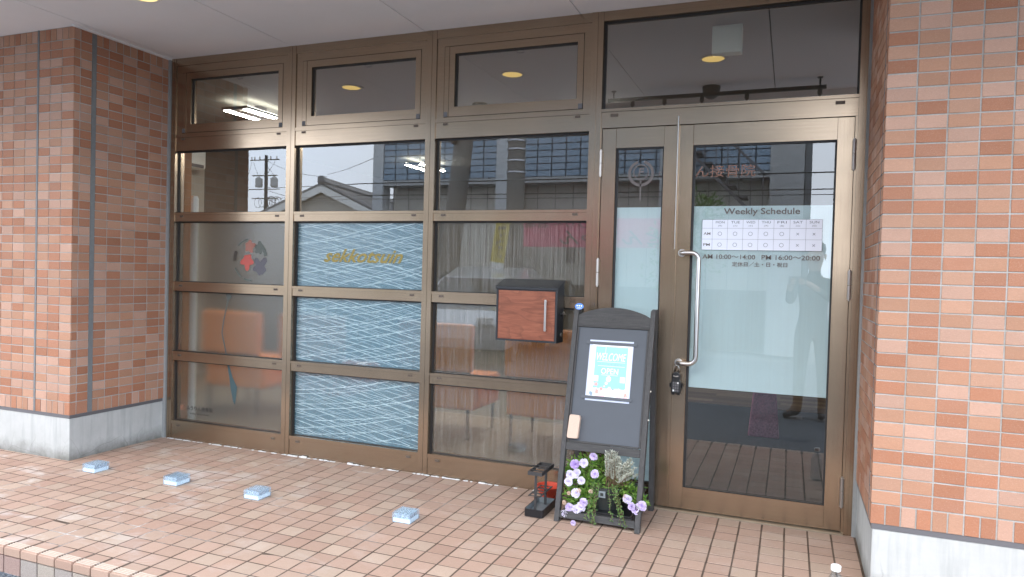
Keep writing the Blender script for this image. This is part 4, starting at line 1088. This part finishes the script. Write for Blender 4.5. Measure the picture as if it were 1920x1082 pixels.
# ------------------------------------------------------------------ umbrella stand
us = thing('umbrella_stand', 'small dark metal umbrella stand with grey drip tray left of the sign', 'umbrella stand', (.845, -.3, 0))
m = MB(); r_ = .012
def rr(x0, x1, y0, y1, r, n=4):
    P = []
    for cx0, cy0, a in ((x1 - r, y0 + r, -90), (x1 - r, y1 - r, 0), (x0 + r, y1 - r, 90), (x0 + r, y0 + r, 180)):
        for i in range(n + 1): P.append((cx0 + r * math.cos(R(a + 90 * i / n)), cy0 + r * math.sin(R(a + 90 * i / n))))
    return P
def tray_mesh(x0, x1, y0, y1, z0, z1, wall_, r=.012):
    o_, i_ = rr(x0, x1, y0, y1, r), rr(x0 + wall_, x1 - wall_, y0 + wall_, y1 - wall_, r * .7); n = len(o_)
    mm = MB(); mm.add([(p[0], p[1], z0) for p in o_] + [(p[0], p[1], z1) for p in o_] + [(p[0], p[1], z1) for p in i_] + [(p[0], p[1], z0 + .008) for p in i_],
        [(i, (i + 1) % n, n + (i + 1) % n, n + i) for i in range(n)] + [(n + i, n + (i + 1) % n, 2 * n + (i + 1) % n, 2 * n + i) for i in range(n)] + [tuple(range(n - 1, -1, -1))], 0)
    mm.add([(p[0], p[1], z1) for p in i_] + [(p[0], p[1], z0 + .008) for p in i_], [(i, (i + 1) % n, n + (i + 1) % n, n + i) for i in range(n)] + [tuple(range(n, 2 * n))], 1)
    return mm
tray_mesh(.797, .893, -.402, -.195, 0, .036, .005).build('base_tray', [M['standblack'], M['tray']], us)
for y in (-.374, -.222): B(.838, .850, y - .0025, y + .0025, .008, .205).build('upright', M['stand'], us)
m = MB()
m.box(.808, .812, -.392, -.205, .196, .214); m.box(.876, .880, -.392, -.205, .196, .214); m.box(.812, .876, -.392, -.388, .196, .214); m.box(.812, .876, -.209, -.205, .196, .214)
for y in (-.345, -.30, -.255): m.box(.812, .876, y - .0035, y + .0035, .205, .211)
m.build('top_frame', M['stand'], us)
m = MB(); m.box(.812, .820, -.392, -.205, .096, .099); m.box(.868, .876, -.392, -.205, .096, .099)
for y in (-.388, -.345, -.30, -.255, -.211): m.box(.820, .868, y - .006, y + .006, .0965, .0985)
m.build('middle_plate', M['stand'], us)
rd = thing('red_dish', 'shallow round red plastic dish standing behind the umbrella stand', 'dish', (.838, -.15, 0))
MB().lathe([(.042, 0), (.05, .004), (.062, .040), (.066, .042), (.064, .046), (.058, .042), (.047, .012), (.01, .010)], (.838, -.150, .04), 32).build('dish', M['red'], rd, smooth=True)
MB().lathe([(.04, 0), (.036, .04)], (.838, -.150, 0), 20).build('foot', M['red'], rd)

# ------------------------------------------------------------------ glass blocks and bottle
def ice(cx, cy, rz, label):
    t = thing('glass_block', label, 'glass block', (cx, cy, SL * cy), 'clear glass blocks set in a row on the patio')
    t.rotation_euler = (0, 0, rz)
    a, b_ = .047, .047; h = .046
    bm = bmesh.new(); bmesh.ops.create_cube(bm, size=1)
    for v in bm.verts: v.co = Vector((v.co.x * 2 * a, v.co.y * 2 * b_, (v.co.z + .5) * h + .0002))
    bmesh.ops.bevel(bm, geom=bm.edges[:], offset=.0022, segments=2, affect='EDGES')
    me = bpy.data.meshes.new('glass_block'); bm.to_mesh(me); bm.free(); me.materials.append(M['block'])
    o = bpy.data.objects.new('block', me); col.objects.link(o); o.parent = t
    m = MB(); m.box(-a + .004, a - .004, -b_ + .004, b_ - .004, .003, .020); me2 = m.mesh('core', M['blockbase'])
    o = bpy.data.objects.new('frosted_base', me2); col.objects.link(o); o.parent = t
    m = MB(); m.box(-a + .008, a - .008, -b_ + .008, b_ - .008, .0215, .041); me3 = m.mesh('bubbles', M['bubbles'])
    o = bpy.data.objects.new('bubbly_core', me3); col.objects.link(o); o.parent = t
ice(-1.625, -.742, .0, 'clear glass block nearest the left pillar')
ice(-1.052, -.722, .0, 'second glass block from the left pillar')
ice(-.518, -.722, .02, 'third glass block from the left, before the second window bay')
ice(.318, -.690, .03, 'rightmost glass block, before the third window bay')
bx, by = 2.128, -.905
bt = thing('plastic_bottle', 'clear bottle with a white cap standing by the right pillar base', 'bottle', (bx, by, -.003))
def mk_pet():
    b = NB('clear_bottle_plastic')
    f = b.n('Fresnel', IOR=1.45).outputs[0]; f = b.math('MULTIPLY', f, b.math('SUBTRACT', 1.0, b.pos.outputs['Backfacing']))
    return b.done(b.n('MixShader', i0=f, i1=b.n('BsdfTransparent', Color=(.8, .86, .9, 1)).outputs[0], i2=b.n('BsdfGlossy', Roughness=.05).outputs[0]).outputs[0])
MB().lathe([(.028, 0), (.032, .006), (.032, .11), (.028, .13), (.016, .155), (.013, .165), (.013, .172)], (bx, by, -.003), 24).build('bottle_body', mk_pet(), bt, smooth=True)
MB().lathe([(.0155, 0), (.0165, .002), (.0165, .016), (.0145, .0185)], (bx, by, .166), 24).build('cap', M['poster_white'], bt)

# ------------------------------------------------------------------ interior
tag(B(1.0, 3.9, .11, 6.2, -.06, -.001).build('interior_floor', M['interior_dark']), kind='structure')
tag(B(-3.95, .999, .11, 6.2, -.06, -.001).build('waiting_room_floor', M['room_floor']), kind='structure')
iw = B(-3.95, -3.8, .5, 2.2, 0, 2.6).box(3.75, 3.9, .5, 3.0, 0, 2.6).build('interior_wall', M['interior_wall']); tag(B(-3.95, -3.8, 2.201, 6.2, 0, 2.6).box(3.75, 3.9, 3.001, 6.2, 0, 2.6).box(-3.8, 3.75, 6.05, 6.2, 0, 2.6).build('interior_back_wall', M['far_room_shade']), kind='structure'); tag(iw, kind='structure')
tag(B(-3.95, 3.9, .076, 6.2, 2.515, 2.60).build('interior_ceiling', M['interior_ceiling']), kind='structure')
pf = bpy.data.objects.new('plank_floor', None); col.objects.link(pf); pf['kind'] = 'structure'
for r_ in range(12):
    x = -3.8 + (r_ % 3) * -.3
    while x < 3.7:
        L = .9; B(max(x, -3.8) + .001, min(x + L, 3.7) - .001, 3.2 + r_ * .12 + .001, 3.2 + (r_ + 1) * .12 - .001, -.0008, .006).build('plank', M['planks'], pf); x += L
wj = B(-2.02, -1.93, .14, .20, 0, 2.3).build('wooden_jamb', M['orangewood']); tag(wj, 'orange wood upright standing just inside the left window bay', 'wood panel')
MB().lathe([(.028, 0), (.028, 1.62), (.02, 1.64)], (-1.96, .26, 0), 16).build('white_post', M['white']); tag(bpy.data.objects['white_post'], 'slim white post inside the left window bay beside the orange upright', 'post')
ac = thing('air_conditioner', 'white wall air conditioner high on the wall inside the left window', 'air conditioner', (-3.7, 2.0, 2.2))
B(-3.799, -3.60, 1.45, 2.02, 2.12, 2.36).build('body', M['white'], ac, bevel=.02)
B(-3.62, -3.592, 1.50, 1.98, 2.13, 2.16).build('louvre', M['capgrey'], ac)
def ceil_light(x, y, label, along_x=False):
    t = thing('ceiling_light', label, 'ceiling light', (x, y, 2.45), 'twin tube ceiling lights inside')
    def bb(dx0, dx1, dy0, dy1, z0, z1): return B(x + dy0, x + dy1, y + dx0, y + dx1, z0, z1) if along_x else B(x + dx0, x + dx1, y + dy0, y + dy1, z0, z1)
    bb(-.13, .13, -.31, .31, 2.43, 2.45).build('frame', M['stand'], t)
    bb(-.02, .02, -.05, .05, 2.4505, 2.515).build('bracket', M['stand'], t)
    for dx in (-.10, .10): bb(dx - .022, dx + .022, -.29, .29, 2.424, 2.4296).build('tube', M['led'], t)
    bb(-.045, .045, -.29, .29, 2.426, 2.4297).build('reflector', M['white'], t)
    for dx in (() if along_x else (-.10, .10)): bb(dx - .02, dx + .02, -.29, .29, 2.4503, 2.454).build('uplight', M['led_soft'], t)
ceil_light(-2.30, 1.30, 'lit twin tube ceiling light seen through the top window of the left bay')
ceil_light(-2.30, 4.25, 'lit twin tube ceiling light deeper in the room behind the second bay')
ceil_light(-.55, 2.2, 'added twin tube light hidden behind the top rail to brighten the chairs of the second bay', True)  # added lamp, out of view behind the rail, to brighten the chairs
ceil_light(.45, 2.2, 'added twin tube light hidden behind the top rail to brighten the chairs of the third bay', True)  # second added lamp for the chairs, also hidden by the top rail
def chair(x0, x1, label):
    t = thing('waiting_chair', label, 'chair', ((x0 + x1) / 2, 1.0, 0), 'orange waiting chairs behind the frosted windows')
    B(x0, x1, .80, .87, .47, .80).build('backrest', M['orange'], t, bevel=.02)
    B(x0, x1, .86, 1.34, .20, .42).build('seat', M['orange'], t, bevel=.02)
    B(x0 + .02, x1 - .02, .815, .845, .40, .48).build('back_frame', M['stand'], t)
    for x in (x0 + .04, x1 - .04):
        for y in (.86, 1.30): MB().tube([(x, y, 0), (x, y, .21)], .012, 8).build('leg', M['stand'], t)
chair(-2.42, -1.86, 'leftmost orange waiting chair, behind the left window bay')
chair(-1.66, -1.09, 'orange waiting chair behind the post between first and second bays')
chair(-.62, -.05, 'orange waiting chair behind the post between second and third bays')
chair(.19, .76, 'rightmost orange waiting chair, behind the mailbox')
pb = thing('tote_bag', 'pink patterned bag standing inside the entrance door', 'bag', (1.80, 2.0, 0))
m = MB(); a = [(1.69, .0), (1.91, .0), (1.88, .34), (1.72, .34)]; m.prism(a, 1.95, 2.05); m.build('body', M['pinkbag'], pb, bevel=.01)
MB().tube([(1.75, 2.0, .33), (1.76, 2.0, .43), (1.80, 2.0, .46), (1.84, 2.0, .43), (1.85, 2.0, .33)], .007, 6).build('handle', M['pinkbag'], pb)

# ------------------------------------------------------------------ street behind the camera (seen mirrored in the panes)
def bld():
    t = thing('tiled_building', 'two storey building opposite with slate blue tiled upper wall and cream ground floor', 'building', (-1, -10, -.2))
    x0, x1, y = -6.5, 1.95, -10.0
    B(x0, x1, y - 6, y - .02, 3.12, 5.3).build('upper_wall', M['bluegrout'], t)
    tl = MB(); cw, rh = .30, .132
    nx = int((x1 - x0) / cw); nzr = int((5.3 - 3.12) / rh)
    for i in range(nx):
        for k in range(nzr): tl.box(x0 + i * cw + .013, x0 + (i + 1) * cw - .013, y - .02, y, 3.12 + k * rh + .010, 3.12 + (k + 1) * rh - .010)
    tl.build('wall_tiling', M['bluetile'], t, kind='stuff')
    B(x0, x1, y - 6, y - .45, -.22, 3.0).build('ground_floor_wall', M['cream'], t)
    m = MB()
    for i in range(22): m.box(x0 + i * .385, x0 + i * .385 + .012, y - 0.450, y - 0.442, -.2, 3.0)
    m.build('siding_joint', M['capgrey'], t, kind='stuff')
    B(x0, x1, y - 1.05, y - .0, 3.0, 3.115).build('soffit_slab', M['greywall'], t)
    B(-1.95, -1.25, y - 0.440, y - 0.400, -.2, 1.95).build('door', M['darkdoor'], t); B(-2.0, -1.2, y - 0.445, y - 0.420, -.2, 2.02).build('door_frame', M['greywall'], t)
    B(-1.78, -1.42, y - 0.398, y - 0.395, 1.0, 1.8).build('door_panel', M['capgrey'], t)
    B(-2.35, -2.18, y - 0.440, y - 0.350, 1.4, 1.85).build('meter_box', M['capgrey'], t)
    B(-5.7, -4.8, y - 0.440, y - 0.410, .9, 2.5).build('window', M['carglass'], t)
    B(x0 - .02, x1, y - 0.420, y - 0.380, -.2, .95).build('dado', M['wood_dark'], t)
    B(-6.76, -6.5, y - .3, y + .02, -.2, 5.35).build('column', M['polewhite'], t); B(-3.80, -3.28, y - .3, y + .02, -.2, 5.35).build('column', M['polewhite'], t); B(-.42, -.08, y - .3, y + .02, -.2, 5.35).build('column', M['polewhite'], t)
    B(1.55, 2.12, y - 2, y + .03, -.2, 5.35).build('end_wall', M['greywall'], t)
    B(2.13, 2.24, y - 2, y + .0, -.2, 5.35).build('drainpipe_screen', M['sealant'], t)
bld()
t = thing('outside_stair', 'grey steel outside stair with railing climbing the building opposite', 'stair', (.6, -9.3, -.2))
MB().bar((-.3, -9.4, 3.9), (1.5, -9.4, 2.1), .05, .2, up=(0, 1, 0)).build('stringer', M['capgrey'], t)
for k in range(9): MB().box(-.2 + k * .2, -.0 + k * .2, -9.95, -9.4, 3.78 - k * .2, 3.81 - k * .2).build('tread', M['capgrey'], t)
for k in range(9): MB().box(-.15 + k * .2, -.13 + k * .2, -9.38, -9.36, 3.8 - k * .2, 4.6 - k * .2).build('baluster', M['capgrey'], t)
MB().bar((-.3, -9.37, 4.75), (1.5, -9.37, 2.95), .04).build('handrail', M['capgrey'], t)
bn = thing('pink_banner', 'long pink shop banner with brush lettering on the building opposite', 'banner', (-1.6, -9.4, 2.1))
B(-3.05, -.10, -9.42, -9.40, 1.68, 2.22).build('cloth', M['pink'], bn)
RM = Matrix.Translation((0, -9.4, 0)) @ Matrix.Rotation(math.pi, 4, 'Z')
text_fit('とんちゃん', .25, 2.2, 1.72, 2.00, -.012, M['lettering_dark'], bn, 'large_lettering', shear=.2, offset=.01, matrix=RM)
text_fit('のんびり〜酒場', 1.1, 2.9, 2.04, 2.18, -.012, M['lettering_dark'], bn, 'small_lettering', matrix=RM)
for x in (-3.0, -.15): MB().tube([(x, -9.43, -.2), (x, -9.43, 2.25)], .02, 8).build('pole', M['capgrey'], bn)
fl_ = thing('vertical_banner', 'tall narrow yellow and white banner on a pole by the building opposite', 'banner', (-2.9, -7.6, -.2))
RM2 = Matrix.Translation((-2.95, -7.6, 0)) @ Matrix.Rotation(R(8), 4, 'Y') @ Matrix.Rotation(math.pi, 4, 'Z')
def fbox(x0, x1, z0, z1, mat, nm): MB().box(x0, x1, -.006, .006, z0, z1, mat=RM2).build(nm, M[mat], fl_)
fbox(-.16, .10, 1.35, 2.15, 'yellow', 'upper_cloth'); fbox(-.16, .10, .75, 1.345, 'white', 'lower_cloth')
MB().tube([RM2 @ Vector((-.18, 0, -.1)), RM2 @ Vector((-.18, 0, 2.25))], .012, 8).build('pole', M['capgrey'], fl_)
text_fit('営業中', -.10, .04, 1.4, 2.1, -.008, M['lettering'], fl_, 'upper_lettering', matrix=RM2) 
text_fit('ランチ', -.12, .06, .95, 1.1, -.008, M['lettering'], fl_, 'lower_lettering', matrix=RM2)
wp = thing('concrete_pole', 'dark banded concrete pole before the building opposite', 'pole', (-2.5, -8, -.2))
MB().tube([(-2.58, -8, -.2), (-2.58, -8, 9)], [.17, .13], 16).build('shaft', M['poleconc'], wp)
for z in (2.9, 3.1, 3.3, 3.45, 3.62): MB().lathe([(.172, 0), (.172, .025)], (-2.58, -8, z), 18).build('band', M['rim'], wp)
lp = thing('concrete_pole', 'leaning concrete pole with a black bracket before the building opposite', 'pole', (-3.7, -8, -.2))
MB().tube([(-4.0, -8, -.2), (-3.62, -8, 3.4), (-3.2, -8, 7.5)], [.19, .17, .15], 16).build('shaft', M['poleconc'], lp)
MB().bar((-3.75, -7.85, 3.45), (-3.35, -7.8, 4.1), .22, .14).build('bracket', M['black'], lp)
# dwelling with a tiled gable roof
hs = thing('tiled_roof_house', 'low cream house with grey clay tile gable roof down the street', 'house', (-15.4, -20, -.2))
def HT(p):   # local: gable faces +y, ridge runs to -y
    return Matrix.Translation((-15.3, -20, -.25)) @ Matrix.Rotation(R(-12), 4, 'Z') @ Vector(p)
W2, EZ, RZ, LEN = 3.6, 3.05, 4.65, 9
m = MB(); m.add([HT(p) for p in ((-W2 + .5, 0, 0), (W2 - .5, 0, 0), (W2 - .5, 0, EZ), (0, 0, RZ - .25), (-W2 + .5, 0, EZ), (-W2 + .5, -LEN, 0), (W2 - .5, -LEN, 0), (W2 - .5, -LEN, EZ), (0, -LEN, RZ - .25), (-W2 + .5, -LEN, EZ))],
      [(0, 1, 2, 3, 4), (9, 8, 7, 6, 5), (1, 6, 7, 2), (5, 0, 4, 9), (0, 5, 6, 1)])
m.build('wall', M['cream'], hs)
rf = MB(); rt = MB(); vb = MB()
for sg in (-1, 1):
    e0, r0 = (sg * (W2 + .2), EZ - .15), (0, RZ)
    rf.add([HT((e0[0], .5, e0[1])), HT((r0[0], .5, r0[1])), HT((r0[0], -LEN - .4, r0[1])), HT((e0[0], -LEN - .4, e0[1])), HT((e0[0], .5, e0[1] - .12)), HT((0, .5, RZ - .12)), HT((0, -LEN - .4, RZ - .12)), HT((e0[0], -LEN - .4, e0[1] - .12))],
           [(0, 1, 2, 3), (4, 7, 6, 5), (0, 4, 5, 1), (2, 6, 7, 3), (0, 3, 7, 4)])
    vb.add([HT((e0[0], .53, e0[1] - .30)), HT((e0[0], .53, e0[1] - .02)), HT((0, .53, RZ - .02)), HT((0, .53, RZ - .30)), HT((e0[0], .48, e0[1] - .30)), HT((e0[0], .48, e0[1] - .02)), HT((0, .48, RZ - .02)), HT((0, .48, RZ - .30))],
           [(0, 1, 2, 3), (7, 6, 5, 4), (0, 3, 7, 4), (1, 5, 6, 2)])
    for k in range(34):
        yy = .4 - k * .28; rt.tube([HT((e0[0], yy, e0[1] + .04)), HT((sg * W2 * .5, yy, (EZ + RZ) / 2 - .03 + .04)), HT((0, yy, RZ + .04))], .075, 6)
rf.build('roof', M['rooftile'], hs); rt.build('roof_tiling', M['rooftile'], hs, kind='stuff'); vb.build('bargeboard', M['white'], hs)
rg = MB(); rg.tube([HT((0, .5, RZ + .12)), HT((0, -LEN - .4, RZ + .12))], .16, 8)
for k in range(36): rg.tube([HT((0, .4 - k * .26, RZ + .26)), HT((0, .3 - k * .26, RZ + .26))], .07, 6)
rg.build('ridge', M['rooftile'], hs); MB().box(-.15, .15, -.08, .08, 0, .30, mat=Matrix.Translation(HT((0, .5, RZ + .05)))).build('ridge_end', M['rooftile'], hs, bevel=.08)
up = thing('utility_pole', 'tall utility pole with crossarms and two transformers far down the street', 'utility pole', (-21.2, -28, -.2))
ux, uy = -25.1, -28
MB().tube([(ux, uy, -.2), (ux, uy, 7.25)], [.13, .085], 12).build('shaft', M['black'], up)
for z, L in ((6.98, 1.1), (6.12, .95)): MB().box(ux - L, ux + L * .8, uy - .03, uy + .03, z, z + .06).build('crossarm', M['poleconc'], up)
for z, L in ((5.36, 1.1), (4.86, .9)): MB().box(ux - L, ux + L * .9, uy + .05, uy + .10, z, z + .05).build('bracket_arm', M['poleconc'], up)
for dx in (-.32, .72): MB().lathe([(.16, 0), (.2, .03), (.2, .46), (.12, .52), (.05, .58)], (ux + dx, uy + .2, 5.48), 14).build('transformer', M['greywall'], up)
for dx in (-1.0, -.8, -.45, .3, .7): MB().lathe([(.03, 0), (.05, .03), (.03, .08), (.05, .12), (.02, .16)], (ux + dx, uy, 7.04), 8).build('insulator', M['white'], up)
m = MB()
for k in range(12):
    x = ux + rnd.uniform(-.9, 1.0); r0 = rnd.uniform(.12, .3)
    m.tube([(x + r0 * math.cos(a * .7), uy + .15, 4.65 + r0 * 1.2 * math.sin(a * .7)) for a in range(10)], .013, 4)
for a_, b_ in (((-.9, 6.9), (-.3, 5.9)), ((.6, 6.9), (.2, 6.2)), ((.1, 6.6), (.8, 6.0)), ((-.5, 6.1), (-.3, 5.9)), ((.5, 6.1), (.75, 5.9)), ((.2, 5.3), (1.8, 4.9)), ((.2, 4.8), (2.6, 4.0)), ((-1.0, 6.9), (-1.5, 5.0))): m.tube([(ux + a_[0], uy, a_[1]), (ux + b_[0], uy + .15, b_[1])], .012, 4)
m.build('cable_loops', M['black'], up, kind='stuff')
def wire(stops, sag, label, r=.012):
    pts = []
    for a, b_ in zip(stops[:-1], stops[1:]):
        a, b_ = Vector(a), Vector(b_); pts += [a.lerp(b_, i / 14) - Vector((0, 0, sag * 4 * (i / 14) * (1 - i / 14))) for i in range(14)]
    pts.append(Vector(stops[-1]))
    tag(MB().tube(pts, r, 5).build('overhead_wire', M['black']), label, 'wire', 'overhead wires above the street')
wire([(ux, uy, 5.5), (-6.7, -9.3, 2.97), (9, -9.3, 3.02)], .03, 'thickest overhead wire, lowest but one above the street', .012)
wire([(ux, uy, 4.95), (-6.7, -9.3, 2.72), (9, -9.3, 2.74)], .04, 'lowest pair of overhead wires, upper one, crossing before the house roof', .010)
wire([(ux, uy, 4.85), (-6.7, -9.3, 2.64), (9, -9.3, 2.66)], .05, 'thin overhead wire just under the lowest pair', .007)
wire([(ux, uy, 7.0), (-15.2, -19.9, 4.75)], .2, 'thin overhead wire sloping from the pole to the house ridge', .01)
wire([(-15.2, -19.9, 4.85), (-6.6, -9.9, 3.65)], .05, 'overhead wire rising from the house ridge to the building opposite', .008)

# silver car
cr = thing('parked_car', 'silver hatchback parked nose towards the shop, mirrored faintly in the third bay', 'car', (-3.7, -7.2, -.2))
def car():
    x0, y0, z0 = -5.6, -7.9, -.2; Wd = 1.62
    prof = [(0, .28), (0, .75), (.12, .95), (.45, 1.38), (.9, 1.47), (1.7, 1.46), (2.35, 1.28), (2.95, .92), (3.55, .80), (3.80, .62), (3.85, .40), (3.82, .25)]
    secs = []
    m = MB()
    rows = [(0.0, .90), (.10, .985), (.5, 1.0), (Wd - .5, 1.0), (Wd - .10, .985), (Wd, .90)]
    n = len(prof)
    for yy, k in rows:
        for px, pz in prof:
            zz = .25 + (pz - .25) * (k if pz > .9 else (k + 1) / 2); ins = .10 * max(0, pz - .9) / .5
            yv = yy + (ins if yy < Wd / 2 else -ins)
            m.v.append((x0 + 1.92 + (px - 1.92) * (k + 2) / 3, y0 + yv, z0 + zz))
    for r_ in range(len(rows) - 1):
        for i in range(n):
            j = (i + 1) % n; m.f.append((r_ * n + i, (r_ + 1) * n + i, (r_ + 1) * n + j, r_ * n + j)); m.mi.append(0)
    m.f.append(tuple(range(n))); m.f.append(tuple(range(len(rows) * n - 1, (len(rows) - 1) * n - 1, -1))); m.mi += [0, 0]
    m.build('body', M['car'], cr, smooth=False, bevel=.03, seg=2)
    gm = MB(); ys = y0 + Wd + .0
    gm.prism([(x0 + .35, z0 + .95), (x0 + .62, z0 + 1.32), (x0 + 1.15, z0 + 1.37), (x0 + 1.15, z0 + .95)], ys - .12, ys - .005)
    gm.prism([(x0 + 1.22, z0 + .95), (x0 + 1.22, z0 + 1.37), (x0 + 1.75, z0 + 1.36), (x0 + 2.25, z0 + 1.2), (x0 + 2.62, z0 + .95)], ys - .12, ys - .005)
    gm.build('side_window', M['carglass'], cr)
    ws = MB(); ws.add([(x0 + 2.42, y0 + .22, z0 + 1.26), (x0 + 2.42, ys - .22, z0 + 1.26), (x0 + 2.98, ys - .14, z0 + .935), (x0 + 2.98, y0 + .14, z0 + .935)] + [(x0 + 2.40, y0 + .22, z0 + 1.20), (x0 + 2.40, ys - .22, z0 + 1.20), (x0 + 2.94, ys - .14, z0 + .88), (x0 + 2.94, y0 + .14, z0 + .88)], [(0, 1, 2, 3), (7, 6, 5, 4), (0, 4, 5, 1), (1, 5, 6, 2), (2, 6, 7, 3), (3, 7, 4, 0)])
    ws.build('windscreen', M['carglass'], cr)
    for wx in (x0 + .72, x0 + 3.05):
        for wy in (y0 + .02, ys - .18):
            wmesh = MB().tube([(wx, wy, z0 + .30), (wx, wy + .18, z0 + .30)], .30, 24).build('wheel', M['tyre'], cr)
            MB().tube([(wx, wy - .004, z0 + .30), (wx, wy + .186, z0 + .30)], .19, 20).build('rim', M['rim'], wmesh)
    for yy in (y0 + .18, ys - .42): B(x0 + 3.76, x0 + 3.86, yy, yy + .24, z0 + .60, z0 + .72).build('headlight', M['white'], cr, bevel=.02)
car()
cr.rotation_euler = (0, 0, R(82)); cr.location = (-2.75, -7.5, -.2)
bs = thing('shrub', 'untidy dark shrub in a planter beside the outside stair', 'shrub', (.2, -9, -.2))
foliage([((.1, -8.9, 1.9), .5), ((.4, -8.9, 1.6), .55), ((.0, -8.9, 1.3), .5), ((.5, -8.9, 2.3), .35)], 900, .11, .05, 1).build('leaves', M['thyme'], bs, kind='stuff')
MB().tube([(.2, -8.9, -.2), (.2, -8.9, 1.4)], [.06, .03], 8).build('trunk', M['wood_dark'], bs)

# ------------------------------------------------------------------ the photographer (only the reflection shows)
def person():
    t = thing('person', 'person in dark clothes and brown boots holding up a phone, mirrored in the door', 'person', (2.18, -3.95, -.21))
    bx0, by0, g0 = 2.17, -4.02, -.215
    J = {}; E_ = []; Rr = {}
    def j(n, p, r, par=None):
        J[n] = (bx0 + p[0], by0 + p[1], g0 + p[2]); Rr[n] = r
        if par: E_.append((par, n))
    j('pelvis', (0, 0, .93), .135); j('waist', (0, .01, 1.06), .120, 'pelvis'); j('chest', (0, .01, 1.25), .145, 'waist'); j('neck0', (0, .01, 1.42), .075, 'chest'); j('neck', (0, .02, 1.48), .052, 'neck0')
    j('head0', (0, .035, 1.55), .075, 'neck'); j('head1', (0, .045, 1.63), .088, 'head0'); j('crown', (0, .04, 1.70), .065, 'head1')
    for s, nm in ((-1, 'l'), (1, 'r')):
        j('hip' + nm, (s * .09, 0, .86), .095, 'pelvis'); j('knee' + nm, (s * .105, .03, .47), .062, 'hip' + nm); j('calf' + nm, (s * .11, .0, .32), .058, 'knee' + nm); j('ank' + nm, (s * .115, -.015, .09), .042, 'calf' + nm)
        j('heel' + nm, (s * .115, -.035, .045), .042, 'ank' + nm); j('toe' + nm, (s * .115 - (.13 if s < 0 else .02), .12 if s > 0 else .10, .038), .036, 'ank' + nm)
        j('sh' + nm, (s * .175, .0, 1.36), .062, 'chest'); j('el' + nm, (s * .22, .10, 1.16), .046, 'sh' + nm); j('wr' + nm, (s * .09 - .13, .30, 1.335), .028, 'el' + nm)
        px_, py_, pz_ = s * .055 - .16, .335, 1.365
        j('palm' + nm, (px_, py_, pz_), .024, 'wr' + nm)
        for k in range(4):
            j('f%da' % k + nm, (px_ - s * .004, py_ + .022, pz_ + .020 - k * .014), .0095, 'palm' + nm)
            j('f%db' % k + nm, (px_ - s * .022, py_ + .042 - abs(k - 1.2) * .003, pz_ + .024 - k * .015), .008, 'f%da' % k + nm)
            j('f%dc' % k + nm, (px_ - s * .040, py_ + .036 - abs(k - 1.2) * .003, pz_ + .024 - k * .015), .007, 'f%db' % k + nm)
        j('tha' + nm, (px_ - s * .018, py_ - .004, pz_ + .012), .0105, 'palm' + nm); j('thb' + nm, (px_ - s * .038, py_ - .002, pz_ + .020), .009, 'tha' + nm)
    names = list(J); idx = {n: i for i, n in enumerate(names)}
    me = bpy.data.meshes.new('person_body'); me.from_pydata([J[n] for n in names], [(idx[a], idx[b_]) for a, b_ in E_], [])
    ob = bpy.data.objects.new('tmp', me); col.objects.link(ob)
    md = ob.modifiers.new('s', 'SKIN'); ss = ob.modifiers.new('u', 'SUBSURF'); ss.levels = 2; ss.render_levels = 2
    for i, n in enumerate(names):
        sv = me.skin_vertices[0].data[i]; sv.radius = (Rr[n], Rr[n] * (.8 if n in ('pelvis', 'waist', 'chest') else 1)); sv.use_root = (i == 0)
    dg = bpy.context.evaluated_depsgraph_get(); dg.update(); me2 = bpy.data.meshes.new_from_object(ob.evaluated_get(dg))
    bpy.data.objects.remove(ob)
    for mm in ('skin', 'cloth', 'boots'): me2.materials.append(M[mm])
    for p in me2.polygons:
        z = p.center.z - g0; yy = p.center.y - by0; p.use_smooth = True
        p.material_index = 2 if z < .24 else (0 if (z > 1.47 or (yy > .27 and z > 1.2)) else 1)
    link('body', me2, t)
    hx, hy, hz = bx0, by0 + .02, g0 + 1.66
    MB().lathe([(.06, -.07), (.088, -.02), (.098, .03), (.088, .075), (.05, .108), (.01, .118)], (hx, hy - .015, hz), 20, sy=1.05).build('hair', M['hair'], t, smooth=True)
    for s in (-1, 1):
        MB().lathe([(.004, -.011), (.011, -.004), (.011, .004), (.004, .011)], (hx + s * .032, hy + .098, hz - .035), 12).build('eye', M['white'], t, smooth=True)
        MB().lathe([(.004, -.03), (.011, -.012), (.012, .012), (.004, .028)], (hx + s * .09, hy + .01, hz - .045), 10).build('ear', M['skin'], t, smooth=True)
    MB().lathe([(.014, 0), (.010, .02), (.004, .045)], (hx, hy + .112, hz - .085), 10).build('nose', M['skin'], t, smooth=True)
    MB().box(hx - .022, hx + .022, hy + .098, hy + .106, hz - .108, hz - .100).build('mouth', M['pinkbag'], t)
    for s in (-1, 1):
        MB().box(bx0 + s * .115 - .05 - (.07 if s < 0 else 0), bx0 + s * .115 + .05, by0 - .085, by0 + .15, g0 - .002, g0 + .018).build('boot_sole', M['boots'], t, bevel=.02)
    ph = thing('phone', 'dark smartphone held up in both hands by the photographer', 'phone', (1.96, -3.66, 1.16))
    B(1.93, 2.09, -3.672, -3.662, 1.12, 1.20).build('case', M['black'], ph, bevel=.003)
person()
